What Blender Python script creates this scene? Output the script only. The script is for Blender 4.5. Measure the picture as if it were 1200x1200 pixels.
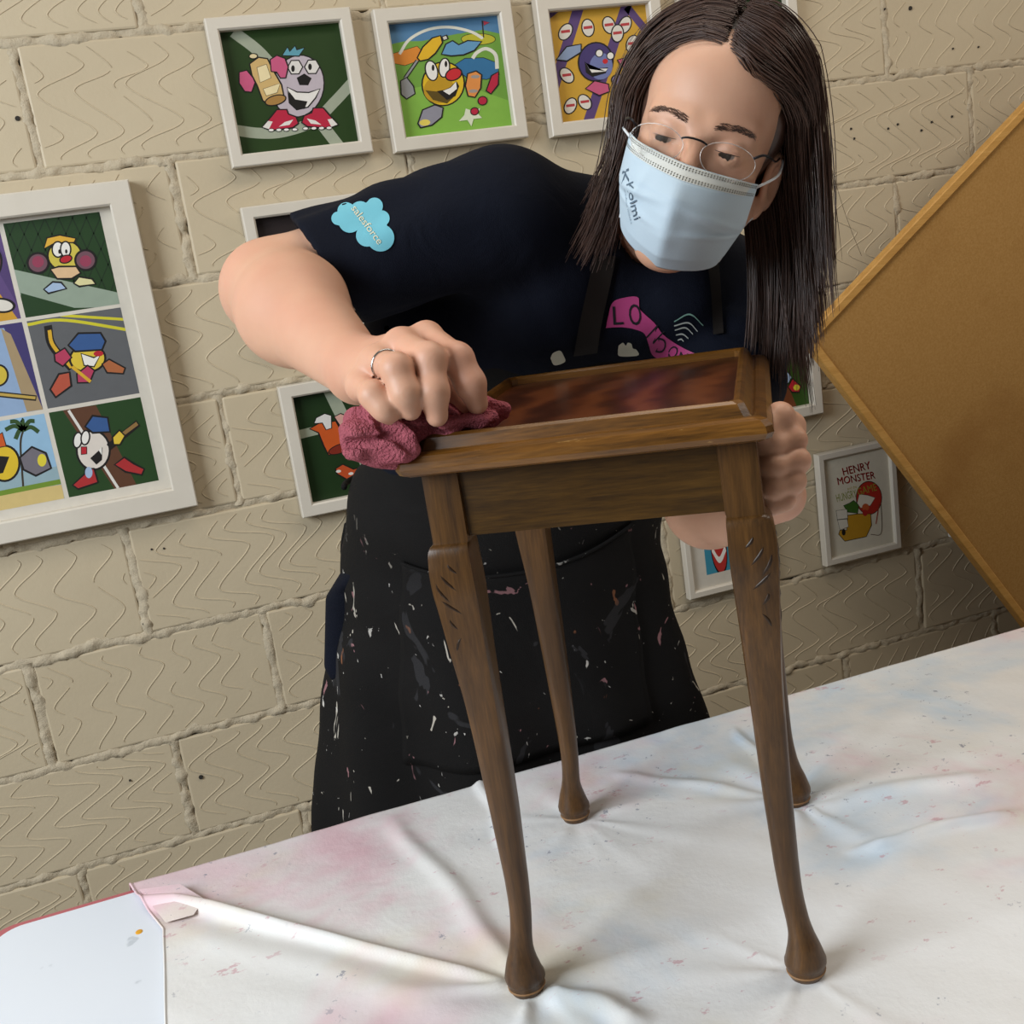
import bpy, bmesh, math, random
import numpy as np
from mathutils import Vector, Matrix
from mathutils.bvhtree import BVHTree

for o in list(bpy.data.objects): bpy.data.objects.remove(o)
SC = bpy.context.scene
COL = SC.collection
random.seed(7); RNG = np.random.default_rng(7)

# ------------------------------------------------------------------ camera
FPX = 1300.0
CAMP = np.array([0, 0, 1.34])
def cam_axes(yaw, pitch, roll):
    yaw, pitch, roll = map(math.radians, (yaw, pitch, roll))
    cy, sy, cp, sp = math.cos(yaw), math.sin(yaw), math.cos(pitch), math.sin(pitch)
    fw = np.array([sy*cp, cy*cp, -sp]); rt = np.array([cy, -sy, 0]); dn = np.cross(fw, rt)
    cr, sr = math.cos(roll), math.sin(roll)
    return np.array([cr*rt + sr*dn, -sr*rt + cr*dn, fw])
CM = cam_axes(16.6, 13.2, 8.4)
cd = bpy.data.cameras.new('camera'); cam = bpy.data.objects.new('camera', cd); COL.objects.link(cam)
cd.sensor_width = 36; cd.lens = FPX/1200*36; cd.clip_start = .02
mw = Matrix.Identity(4)
for r in range(3):
    mw[r][0] = CM[0][r]; mw[r][1] = -CM[1][r]; mw[r][2] = -CM[2][r]; mw[r][3] = CAMP[r]
cam.matrix_world = mw
SC.camera = cam

# ------------------------------------------------------------------ light
wd = bpy.data.worlds.new('world'); SC.world = wd; wd.use_nodes = True
bg = wd.node_tree.nodes['Background']; bg.inputs[0].default_value = (1.0, .93, .84, 1); bg.inputs[1].default_value = .13
def area(name, loc, tgt, sx, sy, power, col):
    l = bpy.data.lights.new(name, 'AREA'); l.shape = 'RECTANGLE'; l.size = sx; l.size_y = sy; l.energy = power; l.color = col
    o = bpy.data.objects.new(name, l); COL.objects.link(o); o.location = loc
    d = Vector(tgt) - Vector(loc); o.rotation_euler = d.to_track_quat('-Z', 'Y').to_euler()
    return o
area('window_daylight', (-1.9, .35, 2.05), (.35, 1.15, .95), 1.4, 1.2, 78, (.87, .94, 1.0))
area('ceiling_lamp', (.75, .95, 2.75), (.75, 1.0, 0), 1.5, .5, 13, (1.0, .91, .79))
area('ceiling_lamp', (2.6, .5, 2.7), (1.6, 1.6, .8), 1.2, .4, 14, (1.0, .91, .79))
SC.view_settings.view_transform = 'Standard'; SC.view_settings.look = 'None'
SC.view_settings.exposure = 0.0; SC.view_settings.gamma = 1.0; SC.view_settings.use_curve_mapping = False

# ------------------------------------------------------------------ helpers
def ray(x, y): return CM.T @ np.array([(x-600)/FPX, (y-600)/FPX, 1.0])
def atd(x, y, D): return CAMP + ray(x, y)*D
def atz(x, y, z): d = ray(x, y); return CAMP + d*((z-CAMP[2])/d[2])
def aty(x, y, Y): d = ray(x, y); return CAMP + d*(Y/d[1])
def lin(c):
    if isinstance(c, str): c = [int(c[i:i+2], 16)/255 for i in (0, 2, 4)]
    return tuple(v/12.92 if v <= .04045 else ((v+.055)/1.055)**2.4 for v in c[:3]) + (1,)

def tag(o, label=None, cat=None, group=None, kind=None):
    if label: o['label'] = label
    if cat: o['category'] = cat
    if group: o['group'] = group
    if kind: o['kind'] = kind
    return o
def link(name, me, m=None, parent=None, smooth=False):
    o = bpy.data.objects.new(name, me); COL.objects.link(o)
    if m is not None and not me.materials: me.materials.append(m)
    if parent is not None:
        o.parent = parent; o.matrix_parent_inverse = Matrix.Translation(-parent.location)
    if smooth: me.polygons.foreach_set('use_smooth', [True]*len(me.polygons))
    return o
def empty(name, loc):
    o = bpy.data.objects.new(name, None); COL.objects.link(o); o.location = loc; o.empty_display_size = .05
    return o
def pyd(name, V, F):
    me = bpy.data.meshes.new(name); me.from_pydata([tuple(map(float, v)) for v in V], [], [tuple(map(int, f)) for f in F]); me.update(); return me
def grid_mesh(name, P, close_u=False):
    nu, nv = P.shape[:2]; V = P.reshape(-1, 3); F = []
    for i in range(nu if close_u else nu-1):
        for j in range(nv-1):
            a = i*nv+j; b = ((i+1) % nu)*nv+j
            F.append((a, b, b+1, a+1))
    return pyd(name, V, F)
def box_mesh(name, x0, x1, y0, y1, z0, z1, bev=0.0, seg=1):
    bm = bmesh.new(); bmesh.ops.create_cube(bm, size=1)
    for v in bm.verts:
        v.co = Vector(((x0+x1)/2+v.co.x*(x1-x0), (y0+y1)/2+v.co.y*(y1-y0), (z0+z1)/2+v.co.z*(z1-z0)))
    if bev: bmesh.ops.bevel(bm, geom=bm.edges[:], offset=bev, segments=seg, affect='EDGES', profile=.5)
    me = bpy.data.meshes.new(name); bm.to_mesh(me); bm.free(); return me
def catmull(P, n):
    P = np.asarray(P, float); k = len(P); out = []
    E = np.vstack([2*P[0]-P[1], P, 2*P[-1]-P[-2]])
    for t in np.linspace(0, k-1-1e-9, n):
        i = int(t); f = t-i; a, b, c, d = E[i:i+4]
        out.append(.5*((2*b)+(-a+c)*f+(2*a-5*b+4*c-d)*f*f+(-a+3*b-3*c+d)*f**3))
    return np.array(out)
def tube_arrays(path, rad, sides=8, caps=True):
    path = np.asarray(path, float); n = len(path)
    rad = np.full(n, rad) if np.isscalar(rad) else np.asarray(rad)
    t = np.gradient(path, axis=0); t /= np.linalg.norm(t, axis=1)[:, None]+1e-12
    ref = np.array([.31, .52, .79]);
    if abs(t[0]@ref) > .95: ref = np.array([1., 0, 0])
    u = np.cross(t, ref); u /= np.linalg.norm(u, axis=1)[:, None]+1e-12; w = np.cross(t, u)
    an = np.arange(sides)*2*math.pi/sides
    V = path[:, None]+rad[:, None, None]*(np.cos(an)[None, :, None]*u[:, None]+np.sin(an)[None, :, None]*w[:, None])
    V = V.reshape(-1, 3)
    i = np.arange(n-1)[:, None]*sides; j = np.arange(sides)[None]; j2 = (j+1) % sides
    F = np.stack([i+j, i+j2, i+sides+j2, i+sides+j], -1).reshape(-1, 4).tolist()
    if caps: F = F+[list(range(sides))[::-1], list(range((n-1)*sides, n*sides))]
    return V, F
def tube(name, path, rad, m, parent=None, sides=8):
    V, F = tube_arrays(path, rad, sides); return link(name, pyd(name, V, F), m, parent, True)
def merge(parts):
    V, F, o = [], [], 0
    for v, f in parts:
        V.append(v); F += [[k+o for k in q] for q in f]; o += len(v)
    return np.vstack(V), F

# ---- materials
class NT:
    def __init__(s, name, rough=.6, spec=.4):
        s.m = bpy.data.materials.new(name); s.m.use_nodes = True; s.t = s.m.node_tree
        s.b = s.t.nodes['Principled BSDF']; s.b.inputs['Roughness'].default_value = rough
        s.b.inputs['Specular IOR Level'].default_value = spec
        s._oc = None
    def n(s, typ, ins=None, **kw):
        nd = s.t.nodes.new(typ)
        for k, v in kw.items(): setattr(nd, k, v)
        for k, v in (ins or {}).items(): s.set(nd.inputs[k], v)
        return nd
    def set(s, sock, v):
        if isinstance(v, bpy.types.NodeSocket): s.t.links.new(v, sock)
        else: sock.default_value = v
    def math(s, op, a, b=0.0, c=0.0):
        nd = s.n('ShaderNodeMath', {0: a, 1: b, 2: c}, operation=op); return nd.outputs[0]
    def oc(s):
        if s._oc is None: s._oc = s.n('ShaderNodeTexCoord').outputs['Object']
        return s._oc
    def mapped(s, scale=(1, 1, 1), loc=(0, 0, 0), rot=(0, 0, 0)):
        return s.n('ShaderNodeMapping', {'Vector': s.oc(), 'Scale': scale, 'Location': loc, 'Rotation': rot}).outputs[0]
    def noise(s, scale, vec=None, detail=4, rough=.55, dist=0.0):
        return s.n('ShaderNodeTexNoise', {'Vector': vec if vec is not None else s.oc(), 'Scale': scale, 'Detail': detail, 'Roughness': rough, 'Distortion': dist}).outputs[0]
    def ramp(s, fac, stops):
        nd = s.n('ShaderNodeValToRGB', {'Fac': fac}); e = nd.color_ramp.elements
        while len(e) < len(stops): e.new(.5)
        for k, (p, c) in enumerate(stops): e[k].position = p; e[k].color = c if len(c) == 4 else tuple(c)+(1,)
        return nd.outputs[0]
    def step(s, fac, a, b): return s.n('ShaderNodeMapRange', {'Value': fac, 'From Min': a, 'From Max': b}, interpolation_type='SMOOTHSTEP').outputs[0]
    def mix(s, fac, a, b):
        nd = s.n('ShaderNodeMix', data_type='RGBA'); s.set(nd.inputs[0], fac); s.set(nd.inputs[6], a); s.set(nd.inputs[7], b); return nd.outputs[2]
    def base(s, v): s.set(s.b.inputs['Base Color'], v); return s
    def bump(s, h, strength=.5, dist=.002):
        b = s.n('ShaderNodeBump', {'Height': h, 'Strength': strength, 'Distance': dist}); s.t.links.new(b.outputs[0], s.b.inputs['Normal']); return s
_flat = {}
def flat(c, rough=.6, name=None, metal=0):
    key = (c, rough, metal)
    if key not in _flat:
        k = NT(name or 'paint_'+(c if isinstance(c, str) else 'c'), rough)
        k.b.inputs['Metallic'].default_value = metal
        L = lin(c); v = k.noise(60, detail=2)
        k.base(k.mix(v, tuple(x*.92 for x in L[:3])+(1,), tuple(min(1, x*1.06) for x in L[:3])+(1,)))
        _flat[key] = k.m
    return _flat[key]

def wood_mat(name, dark, mid, light, axis='z', rough=.38, wear=None, scale=1.0, wearlo=.6, yaw=0.0):
    k = NT(name, rough, .45)
    st = {'x': (1.2, 26, 26), 'y': (26, 1.2, 26), 'z': (26, 26, 1.6)}[axis]
    rv = k.mapped(rot=(0, 0, yaw)); mp = lambda sc_: k.n('ShaderNodeMapping', {'Vector': rv, 'Scale': sc_}).outputs[0]
    n1 = k.noise(3.0*scale, mp(st), 6, .6, .6); n2 = k.noise(14, mp(tuple(q*1.6 for q in st)), 3)
    n3 = k.noise(5, detail=3)
    f = k.math('ADD', k.math('MULTIPLY', n1, .65), k.math('MULTIPLY', n2, .35))
    c = k.ramp(f, [(.32, lin(dark)), (.52, lin(mid)), (.72, lin(light))])
    c = k.mix(k.math('MULTIPLY', k.step(n3, .45, .7), .5), c, lin(dark))
    if wear:
        w = k.math('MULTIPLY', k.step(k.noise(9, mp({'x': (4, 30, 30), 'y': (30, 4, 30), 'z': (30, 30, 4)}[axis]), 5, .7), wearlo, wearlo+.1), .85)
        c = k.mix(w, c, lin(wear))
    k.base(c); k.set(k.b.inputs['Roughness'], k.n('ShaderNodeMapRange', {'Value': n3, 'To Min': rough-.1, 'To Max': rough+.18}).outputs[0])
    k.bump(f, .25, .0008); return k.m

# ---- implicit surfaces (smooth unions meshed with surface nets)
def smin(a, b, k):
    if k <= 0: return np.minimum(a, b)
    h = np.clip(.5+.5*(b-a)/k, 0, 1); return b*(1-h)+a*h-k*h*(1-h)
def smax(a, b, k): return -smin(-a, -b, k)
def s_rc(P, a, b, r1, r2):
    a = np.asarray(a); ab = np.asarray(b)-a; L = ab@ab+1e-12
    t = np.clip(((P-a)@ab)/L, 0, 1); return np.linalg.norm(P-a-t[:, None]*ab, axis=1)-(r1+(r2-r1)*t)
def s_el(P, c, r, R=None):
    q = P-np.asarray(c)
    if R is not None: q = q@R
    r = np.asarray(r); k0 = np.linalg.norm(q/r, axis=1); k1 = np.linalg.norm(q/(r*r), axis=1)+1e-9
    return k0*(k0-1)/k1
class Field:
    def __init__(s): s.it = []; s.post = None
    def fn(s, f, c, rad, k=.01, op='u'): s.it.append((op, k, f, np.asarray(c, float), rad)); return s
    def rc(s, a, b, r1, r2, k=.01, op='u'):
        a = np.asarray(a, float); b = np.asarray(b, float)
        return s.fn(lambda P: s_rc(P, a, b, r1, r2), (a+b)/2, np.linalg.norm(a-b)/2+max(r1, r2), k, op)
    def el(s, c, r, k=.01, op='u', R=None): return s.fn(lambda P: s_el(P, c, r, R), c, max(r), k, op)
    def ev(s, P, c=None, br=0):
        d = np.full(len(P), 9.0)
        for op, k, f, ic, ir in s.it:
            if c is not None and np.linalg.norm(ic-c)-ir-br > k*1.5+.004: continue
            v = f(P)
            d = smin(d, v, k) if op == 'u' else smax(d, -v, k)
        if s.post: d = s.post(P, d)
        return d
    def mesh(s, name, h, B=14, lo=None, hi=None):
        un = [i for i in s.it if i[0] == 'u']
        if lo is None: lo = np.min([i[3]-i[4] for i in un], 0)-.015
        if hi is None: hi = np.max([i[3]+i[4] for i in un], 0)+.015
        n = np.ceil((hi-lo)/(h*B)).astype(int); bs = h*B
        idx = np.stack(np.meshgrid(*[np.arange(q) for q in n], indexing='ij'), -1).reshape(-1, 3)
        cen = lo+(idx+.5)*bs; br = bs*math.sqrt(3)/2
        dc = np.concatenate([s.ev(cen[i:i+20000]) for i in range(0, len(cen), 20000)])
        act = idx[np.abs(dc) < br*1.35+.01]
        loc = np.stack(np.meshgrid(*[np.arange(B+1)]*3, indexing='ij'), -1).reshape(-1, 3)
        N = n*B+4; key = lambda q: (q[:, 0]*N[1]+q[:, 1])*N[2]+q[:, 2]
        CK, CV, EP, EA, ES = [], [], [], [], []
        cor = np.array([(x, y, z) for x in (0, 1) for y in (0, 1) for z in (0, 1)])
        edges = [(a, b) for a in range(8) for b in range(8) if a < b and abs(cor[a]-cor[b]).sum() == 1]
        for blk in act:
            g0 = blk*B; P = lo+(g0+loc)*h
            d = s.ev(P, lo+(blk+.5)*bs, br).reshape(B+1, B+1, B+1); ins = d < 0
            if ins.all() or not ins.any(): continue
            D8 = np.stack([d[c[0]:c[0]+B, c[1]:c[1]+B, c[2]:c[2]+B] for c in cor], -1)
            I8 = D8 < 0; cnt = I8.sum(-1); a = np.argwhere((cnt > 0) & (cnt < 8))
            if len(a):
                dv = D8[a[:, 0], a[:, 1], a[:, 2]]; acc = np.zeros((len(a), 3)); num = np.zeros(len(a))
                for p, q in edges:
                    m = (dv[:, p] < 0) != (dv[:, q] < 0); t = np.where(m, dv[:, p]/(dv[:, p]-dv[:, q]+1e-20), 0)
                    acc += np.where(m[:, None], cor[p]+t[:, None]*(cor[q]-cor[p]), 0); num += m
                CV.append(lo+(g0+a+acc/num[:, None])*h); CK.append(key(g0+a+2))
            for ax in range(3):
                sl = [slice(0, B)]*3; s2 = list(sl); s2[ax] = slice(1, B+1)
                i0 = ins[tuple(sl)]; i1 = ins[tuple(s2)]; e = np.argwhere(i0 != i1)
                if len(e): EP.append(g0+e+2); EA.append(np.full(len(e), ax)); ES.append(i0[e[:, 0], e[:, 1], e[:, 2]])
        CK = np.concatenate(CK); CV = np.concatenate(CV); so = np.argsort(CK); CK = CK[so]; CV = CV[so]
        EP = np.concatenate(EP); EA = np.concatenate(EA); ES = np.concatenate(ES); Q = []
        for ax in range(3):
            m = EA == ax; p = EP[m]; sg = ES[m]; b = np.zeros(3, int); c = np.zeros(3, int); b[(ax+1) % 3] = 1; c[(ax+2) % 3] = 1
            ks = [key(p), key(p-b), key(p-b-c), key(p-c)]; ids = []; ok = np.ones(len(p), bool)
            for k in ks:
                i = np.clip(np.searchsorted(CK, k), 0, len(CK)-1); ok &= CK[i] == k; ids.append(i)
            q = np.stack(ids, 1); q = np.where(sg[:, None], q, q[:, ::-1]); Q.append(q[ok])
        Q = np.concatenate(Q)
        me = bpy.data.meshes.new(name); me.vertices.add(len(CV)); me.vertices.foreach_set('co', CV.astype(np.float32).ravel())
        me.loops.add(len(Q)*4); me.loops.foreach_set('vertex_index', Q.astype(np.int32).ravel())
        me.polygons.add(len(Q)); me.polygons.foreach_set('loop_start', np.arange(len(Q), dtype=np.int32)*4)
        me.update(calc_edges=True); me.validate(); return me
def wob(P, f, seed=0):
    r = np.random.default_rng(seed); d = 0
    for i in range(5):
        k = r.normal(size=3)*f*(1+.5*i); d = d+np.sin(P@k+r.uniform(0, 6.28))/(1+.5*i)
    return d/2.5
def bvh_of(o):
    me = o.data; v = np.empty(len(me.vertices)*3, np.float32); me.vertices.foreach_get('co', v)
    return BVHTree.FromPolygons([Vector(x) for x in v.reshape(-1, 3)], [tuple(p.vertices) for p in me.polygons])
def text_mesh(s, size=1.0):
    c = bpy.data.curves.new('txt', 'FONT'); c.body = s; c.size = size; c.resolution_u = 3
    o = bpy.data.objects.new('txt', c); COL.objects.link(o); bpy.context.view_layer.update()
    me = bpy.data.meshes.new_from_object(o); bpy.data.objects.remove(o)
    V = np.array([v.co[:] for v in me.vertices]).reshape(-1, 3); F = [tuple(p.vertices) for p in me.polygons]; bpy.data.meshes.remove(me)
    return V, F

# ================================================================== SETTING
WY = 2.05
def wall_paint():
    k = NT('cream_wall_paint', .5, .35)
    fine = k.noise(140, detail=3); big = k.noise(12, detail=3)
    c = k.mix(k.noise(4, detail=3), lin('baaa8e'), lin('c8b99d'))
    k.base(c); k.bump(k.math('ADD', k.math('MULTIPLY', fine, .3), big), .5, .002); return k.m
WALLP = wall_paint()
k = NT('cream_mortar_paint', .6, .3); k.base(k.mix(k.noise(30), lin('b5a68c'), lin('c5b79e'))); k.bump(k.noise(90, detail=6, rough=.7), .9, .004); MORT = k.m
zl = [.1465+.2035*i for i in range(13)]
X0, X1 = -1.75, 3.4
wall = link('wall_back', box_mesh('wall_back', X0-.05, X1+.05, WY+.012, WY+.14, 0, 2.8), MORT); tag(wall, kind='structure')
PB = .4135; JW = .0055
def block_mesh(seed):
    r = np.random.default_rng(seed); me = box_mesh('block', -PB/2+JW, PB/2-JW, -.045, .045, -.10175+JW, .10175-JW, .004, 2)
    prt = [(np.array([v.co[:] for v in me.vertices]), [list(p.vertices) for p in me.polygons])]
    bpy.data.meshes.remove(me)
    amp = r.uniform(.055, .10); fl = 1 if r.random() < .5 else -1; n0 = r.integers(4, 7); sp_ = r.uniform(.036, .05); ph = r.integers(0, 2); slope = r.uniform(-.35, .35); ratio = r.uniform(.25, .5)
    zs_ = [.125]; kz = 0
    per = .25/n0*2
    while zs_[-1] > -.125: zs_.append(zs_[-1]-per*(ratio if (kz+ph) % 2 else 1-ratio)); kz += 1
    if r.random() < .12: return prt
    xk = -PB/2-.12
    while xk < PB/2+.12:
        pts = []
        for i, z in enumerate(zs_):
            pts.append((xk+fl*amp*((i+ph) % 2)+r.normal()*.006, z+slope*xk*.35+r.normal()*.003))
        # rounded corners: two points near each corner
        q = []
        for i, p in enumerate(pts):
            p = np.array(p)
            if 0 < i < len(pts)-1:
                a_ = np.array(pts[i-1]); b_ = np.array(pts[i+1]); q += [p+(a_-p)*.18, p+(b_-p)*.18]
            else: q.append(p)
        c_ = catmull(q, len(q)*5); keep = (np.abs(c_[:, 0]) < PB/2-.012) & (np.abs(c_[:, 1]) < .088)
        run = []
        for ok, p in list(zip(keep, c_))+[(False, None)]:
            if ok and r.random() > .012: run.append(p)
            else:
                if len(run) > 4:
                    R_ = np.array(run); t_ = np.gradient(R_, axis=0); t_ /= np.linalg.norm(t_, axis=1)[:, None]+1e-9; nn_ = np.stack([t_[:, 1], -t_[:, 0]], 1)
                    w_ = .0016*np.minimum(1, np.minimum(np.arange(len(R_)), np.arange(len(R_))[::-1])/2.5); V_ = []
                    for dx_, dy_ in ((-1.0, .0006), (-.35, -.0011), (.35, -.0011), (1.0, .0006)):
                        V_.append(np.stack([R_[:, 0]+nn_[:, 0]*w_*dx_, np.full(len(R_), -.045+dy_)-0*w_, R_[:, 1]+nn_[:, 1]*w_*dx_], 1))
                    V_ = np.stack(V_, 1).reshape(-1, 3); F_ = [[i*4+j, i*4+j+1, i*4+j+5, i*4+j+4] for i in range(len(R_)-1) for j in range(3)]
                    prt.append((V_, F_))
                run = []
        xk += sp_*r.uniform(.75, 1.3)
    return prt
BLK = []
for q_ in range(14):
    V, F = merge(block_mesh(40+q_)); me = pyd('block', V, F); me.materials.append(WALLP); BLK.append(me)
nb = 0
for r in range(-1, 12):
    z0 = zl[r] if r >= 0 else 0; z1 = zl[r+1]
    off = .1 if r % 2 == 0 else -.104
    i0 = math.floor((X0-off)/PB)-1
    for i in range(i0, i0+16):
        xa = off+i*PB+random.uniform(-.003, .003); xc = xa+PB/2
        if xc < X0 or xc > X1: continue
        b = link('block', random.choice(BLK), None, wall); b.location = (xc, WY+.045+random.uniform(-.0015, .0015), (z0+z1)/2)
        b.rotation_euler = (random.uniform(-.004, .004), random.uniform(-.004, .004), random.uniform(-.003, .003))
        if r < 0: b.scale = (1, 1, (z1-z0)/.2035)
# rough mortar beads in the joints
parts = []
def bead(p0, p1, seed, n, wid=.009):
    r = np.random.default_rng(seed); t = np.linspace(0, 1, n); A = np.array(p0)+(np.array(p1)-np.array(p0))*t[:, None]
    dirv = (np.array(p1)-np.array(p0)); dirv = dirv/np.linalg.norm(dirv); side = np.cross(dirv, [0, 1, 0])
    prof = [(-1.35, .004), (-.7, -.0005), (0, -.0018), (.7, -.0005), (1.35, .004)]; P = np.zeros((n, 5, 3))
    jit = np.convolve(r.normal(size=n+8), np.ones(9)/3, 'valid'); sm_ = lambda w_: np.convolve(r.normal(size=n+w_-1), np.hanning(w_+2)[1:-1]/np.sqrt((np.hanning(w_+2)[1:-1]**2).sum()), 'valid'); lump = sm_(7)
    for j, (a, d) in enumerate(prof):
        P[:, j] = A+side*(wid*a*(1+.22*sm_(5)) + .0025*jit)[:, None]
        P[:, j, 1] += d + (.0014*lump+.0008*sm_(3) if 0 < j < 4 else 0)
    return P
for r in range(0, 12):
    parts.append(bead((X0, WY+.001, zl[r]), (X1, WY+.001, zl[r]), 100+r, 1100))
    off = .1 if r % 2 == 0 else -.104
    for i in range(-5, 9):
        x = off+i*PB
        if X0 < x < X1: parts.append(bead((x, WY+.001, zl[r]), (x, WY+.001, zl[min(r+1, 12)]), 300+r*20+i, 50, .0095))
V, F = [], []
for P in parts:
    n = len(P); o = len(V)*0+sum(len(v) for v in V); V.append(P.reshape(-1, 3))
    for i in range(n-1):
        for j in range(4): F.append((o+i*5+j, o+i*5+j+1, o+i*5+j+6, o+i*5+j+5))
mo = link('mortar', pyd('mortar', np.vstack(V), F), MORT, wall, True); mo['kind'] = 'stuff'
hol = [(1.451, 1.479), (1.457, 1.459), (1.541, 1.47), (1.565, 1.476), (1.623, 1.458), (1.65, 1.472), (1.702, 1.478), (1.613, 1.70), (1.551, 1.703), (-.194, .494), (-.071, .464), (-.122, 1.659), (-.109, .781), (-.046, .91), (-.067, .913), (1.713, 1.613), (1.778, 1.611)]
DK = flat('2c2823', .8)
for i, (x, z) in enumerate(hol):
    rr = .0045 if i in (7, 10, 11) else (.0028 if i < 7 else .0022)
    bm = bmesh.new(); bmesh.ops.create_cone(bm, cap_ends=True, segments=10, radius1=rr, radius2=rr*.8, depth=.004, matrix=Matrix.Translation((x, WY-.001, z)) @ Matrix.Rotation(math.pi/2, 4, 'X'))
    me = bpy.data.meshes.new('screw_hole'); bm.to_mesh(me); bm.free(); link('screw_hole', me, DK, wall)
k = NT('grey_floor_vinyl', .5); k.base(k.mix(k.noise(20), lin('6f6a62'), lin('837d73'))); 
fl = link('floor', box_mesh('floor', X0-.05, X1+.05, -2.0, WY+.14, -.1, 0), k.m); tag(fl, kind='structure')

# ================================================================== BENCH
BZ = .70
def rounded_rect(x0, x1, y0, y1, r, n=10):
    pts = []
    for cx, cy, a0 in ((x1-r, y1-r, 0), (x0+r, y1-r, 90), (x0+r, y0+r, 180), (x1-r, y0+r, 270)):
        for q in range(n+1):
            a = math.radians(a0+90*q/n); pts.append((cx+r*math.cos(a), cy+r*math.sin(a)))
    return pts
def prism(name, pts, z0, z1):
    n = len(pts); V = [(x, y, z0) for x, y in pts]+[(x, y, z1) for x, y in pts]
    F = [list(range(n))[::-1], list(range(n, 2*n))]+[(i, (i+1) % n, n+(i+1) % n, n+i) for i in range(n)]
    return pyd(name, V, F)
bench = empty('work_table', (.9, .75, 0)); tag(bench, 'long white laminate work table with red edging in front of the block wall', 'table')
k = NT('white_laminate', .35, .5); k.base(k.mix(k.step(k.noise(26, detail=3), .66, .72), k.mix(k.noise(3), lin('dfe5ee'), lin('e8ecf2')), lin('c9cfd6'))); LAM = k.m
link('table_surface', prism('table_surface', rounded_rect(-.288, 2.2, .18, 1.2365, .03), BZ-.010, BZ-.0035), LAM, bench)
RED = flat('b8656a', .5)
link('edging', prism('edging', rounded_rect(-.302, 2.214, .166, 1.2525, .035), BZ-.030, BZ-.0085), RED, bench)
STL = flat('8a8d90', .35, metal=.8)
for x in (-.22, 2.12):
    for y in (.26, 1.16): link('leg', box_mesh('leg', x-.02, x+.02, y-.02, y+.02, 0, BZ-.03, .003), STL, bench)
sp = atz(162, 1092, BZ)
# drop cloth ---------------------------------------------------------------
footp = {'FL': atz(622, 1158, BZ), 'FR': atz(942, 1140, BZ), 'BL': atz(677, 960, BZ), 'BR': atz(930, 942, BZ)}
k = NT('paint_stained_sheet', .42, .45)
n1 = k.noise(3.2, k.mapped(loc=(.3, .1, 0)), 4, .6, .4); n2 = k.noise(3.6, k.mapped(loc=(4.2, 1.7, 0)), 4, .6, .4); n3 = k.noise(4.5, k.mapped(loc=(8.1, 3, 0)), 4)
c = k.mix(k.noise(2.2, detail=3), lin('eeeff1'), lin('e3e0da'))
c = k.mix(k.math('MULTIPLY', k.step(n1, .50, .72), .75), c, lin('e0aebb'))
c = k.mix(k.math('MULTIPLY', k.step(n2, .52, .74), .7), c, lin('b6d0e6'))
c = k.mix(k.math('MULTIPLY', k.step(n3, .55, .75), .55), c, lin('ddd2b4'))
s1 = k.math('MULTIPLY', k.step(k.noise(70, detail=5, rough=.7), .62, .66), k.step(k.noise(5, k.mapped(loc=(1, 7, 0)), 2), .48, .58))
c = k.mix(k.math('MULTIPLY', s1, .75), c, lin('7c7f92'))
s2 = k.math('MULTIPLY', k.step(k.noise(34, k.mapped((1, 1.8, 1), (5, 2, 0), (0, 0, .6)), 5, .7), .61, .66), k.step(k.noise(4, k.mapped(loc=(3, 2, 0)), 2), .46, .56))
c = k.mix(k.math('MULTIPLY', s2, .5), c, lin('c07486'))
k.base(c); k.bump(k.math('ADD', k.noise(45, detail=5, rough=.65), k.math('MULTIPLY', k.noise(9, detail=3, dist=1.0), 2.0)), .35, .002); SHEET = k.m
nx, ny = 520, 400
xs = np.linspace(-.118, 2.17, nx); ys = np.linspace(.2, 1.262, ny)
# finer near the view
xs = -.118+(2.288)*(np.linspace(0, 1, nx)**1.35)
P = np.zeros((nx, ny, 3)); Xg, Yg = np.meshgrid(xs, ys, indexing='ij')
XY = np.stack([Xg, Yg, Xg*0], -1).reshape(-1, 3)
H = .0012*wob(XY, 9, 1)+.0007*wob(XY, 28, 2)
for kf, (fx, fy, _) in footp.items():
    dx = XY[:, 0]-fx; dy = XY[:, 1]-fy; rr = np.hypot(dx, dy); th = np.arctan2(dy, dx); r0 = np.random.default_rng(hash(kf) % 97+3 if False else {'FL': 5, 'FR': 8, 'BL': 13, 'BR': 21}[kf])
    spokes = sum((.5+.5*np.cos((th-r0.uniform(0, 6.28))))**r0.uniform(60, 260)*r0.uniform(.4, 1) for _ in range(9))
    H += (.0042 if kf in ('FL', 'BR') else .0025)*spokes*np.exp(-rr/.16)*np.clip(rr/.03, 0, 1)
    H *= 1-.92*np.exp(-(rr/.022)**4)
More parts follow.
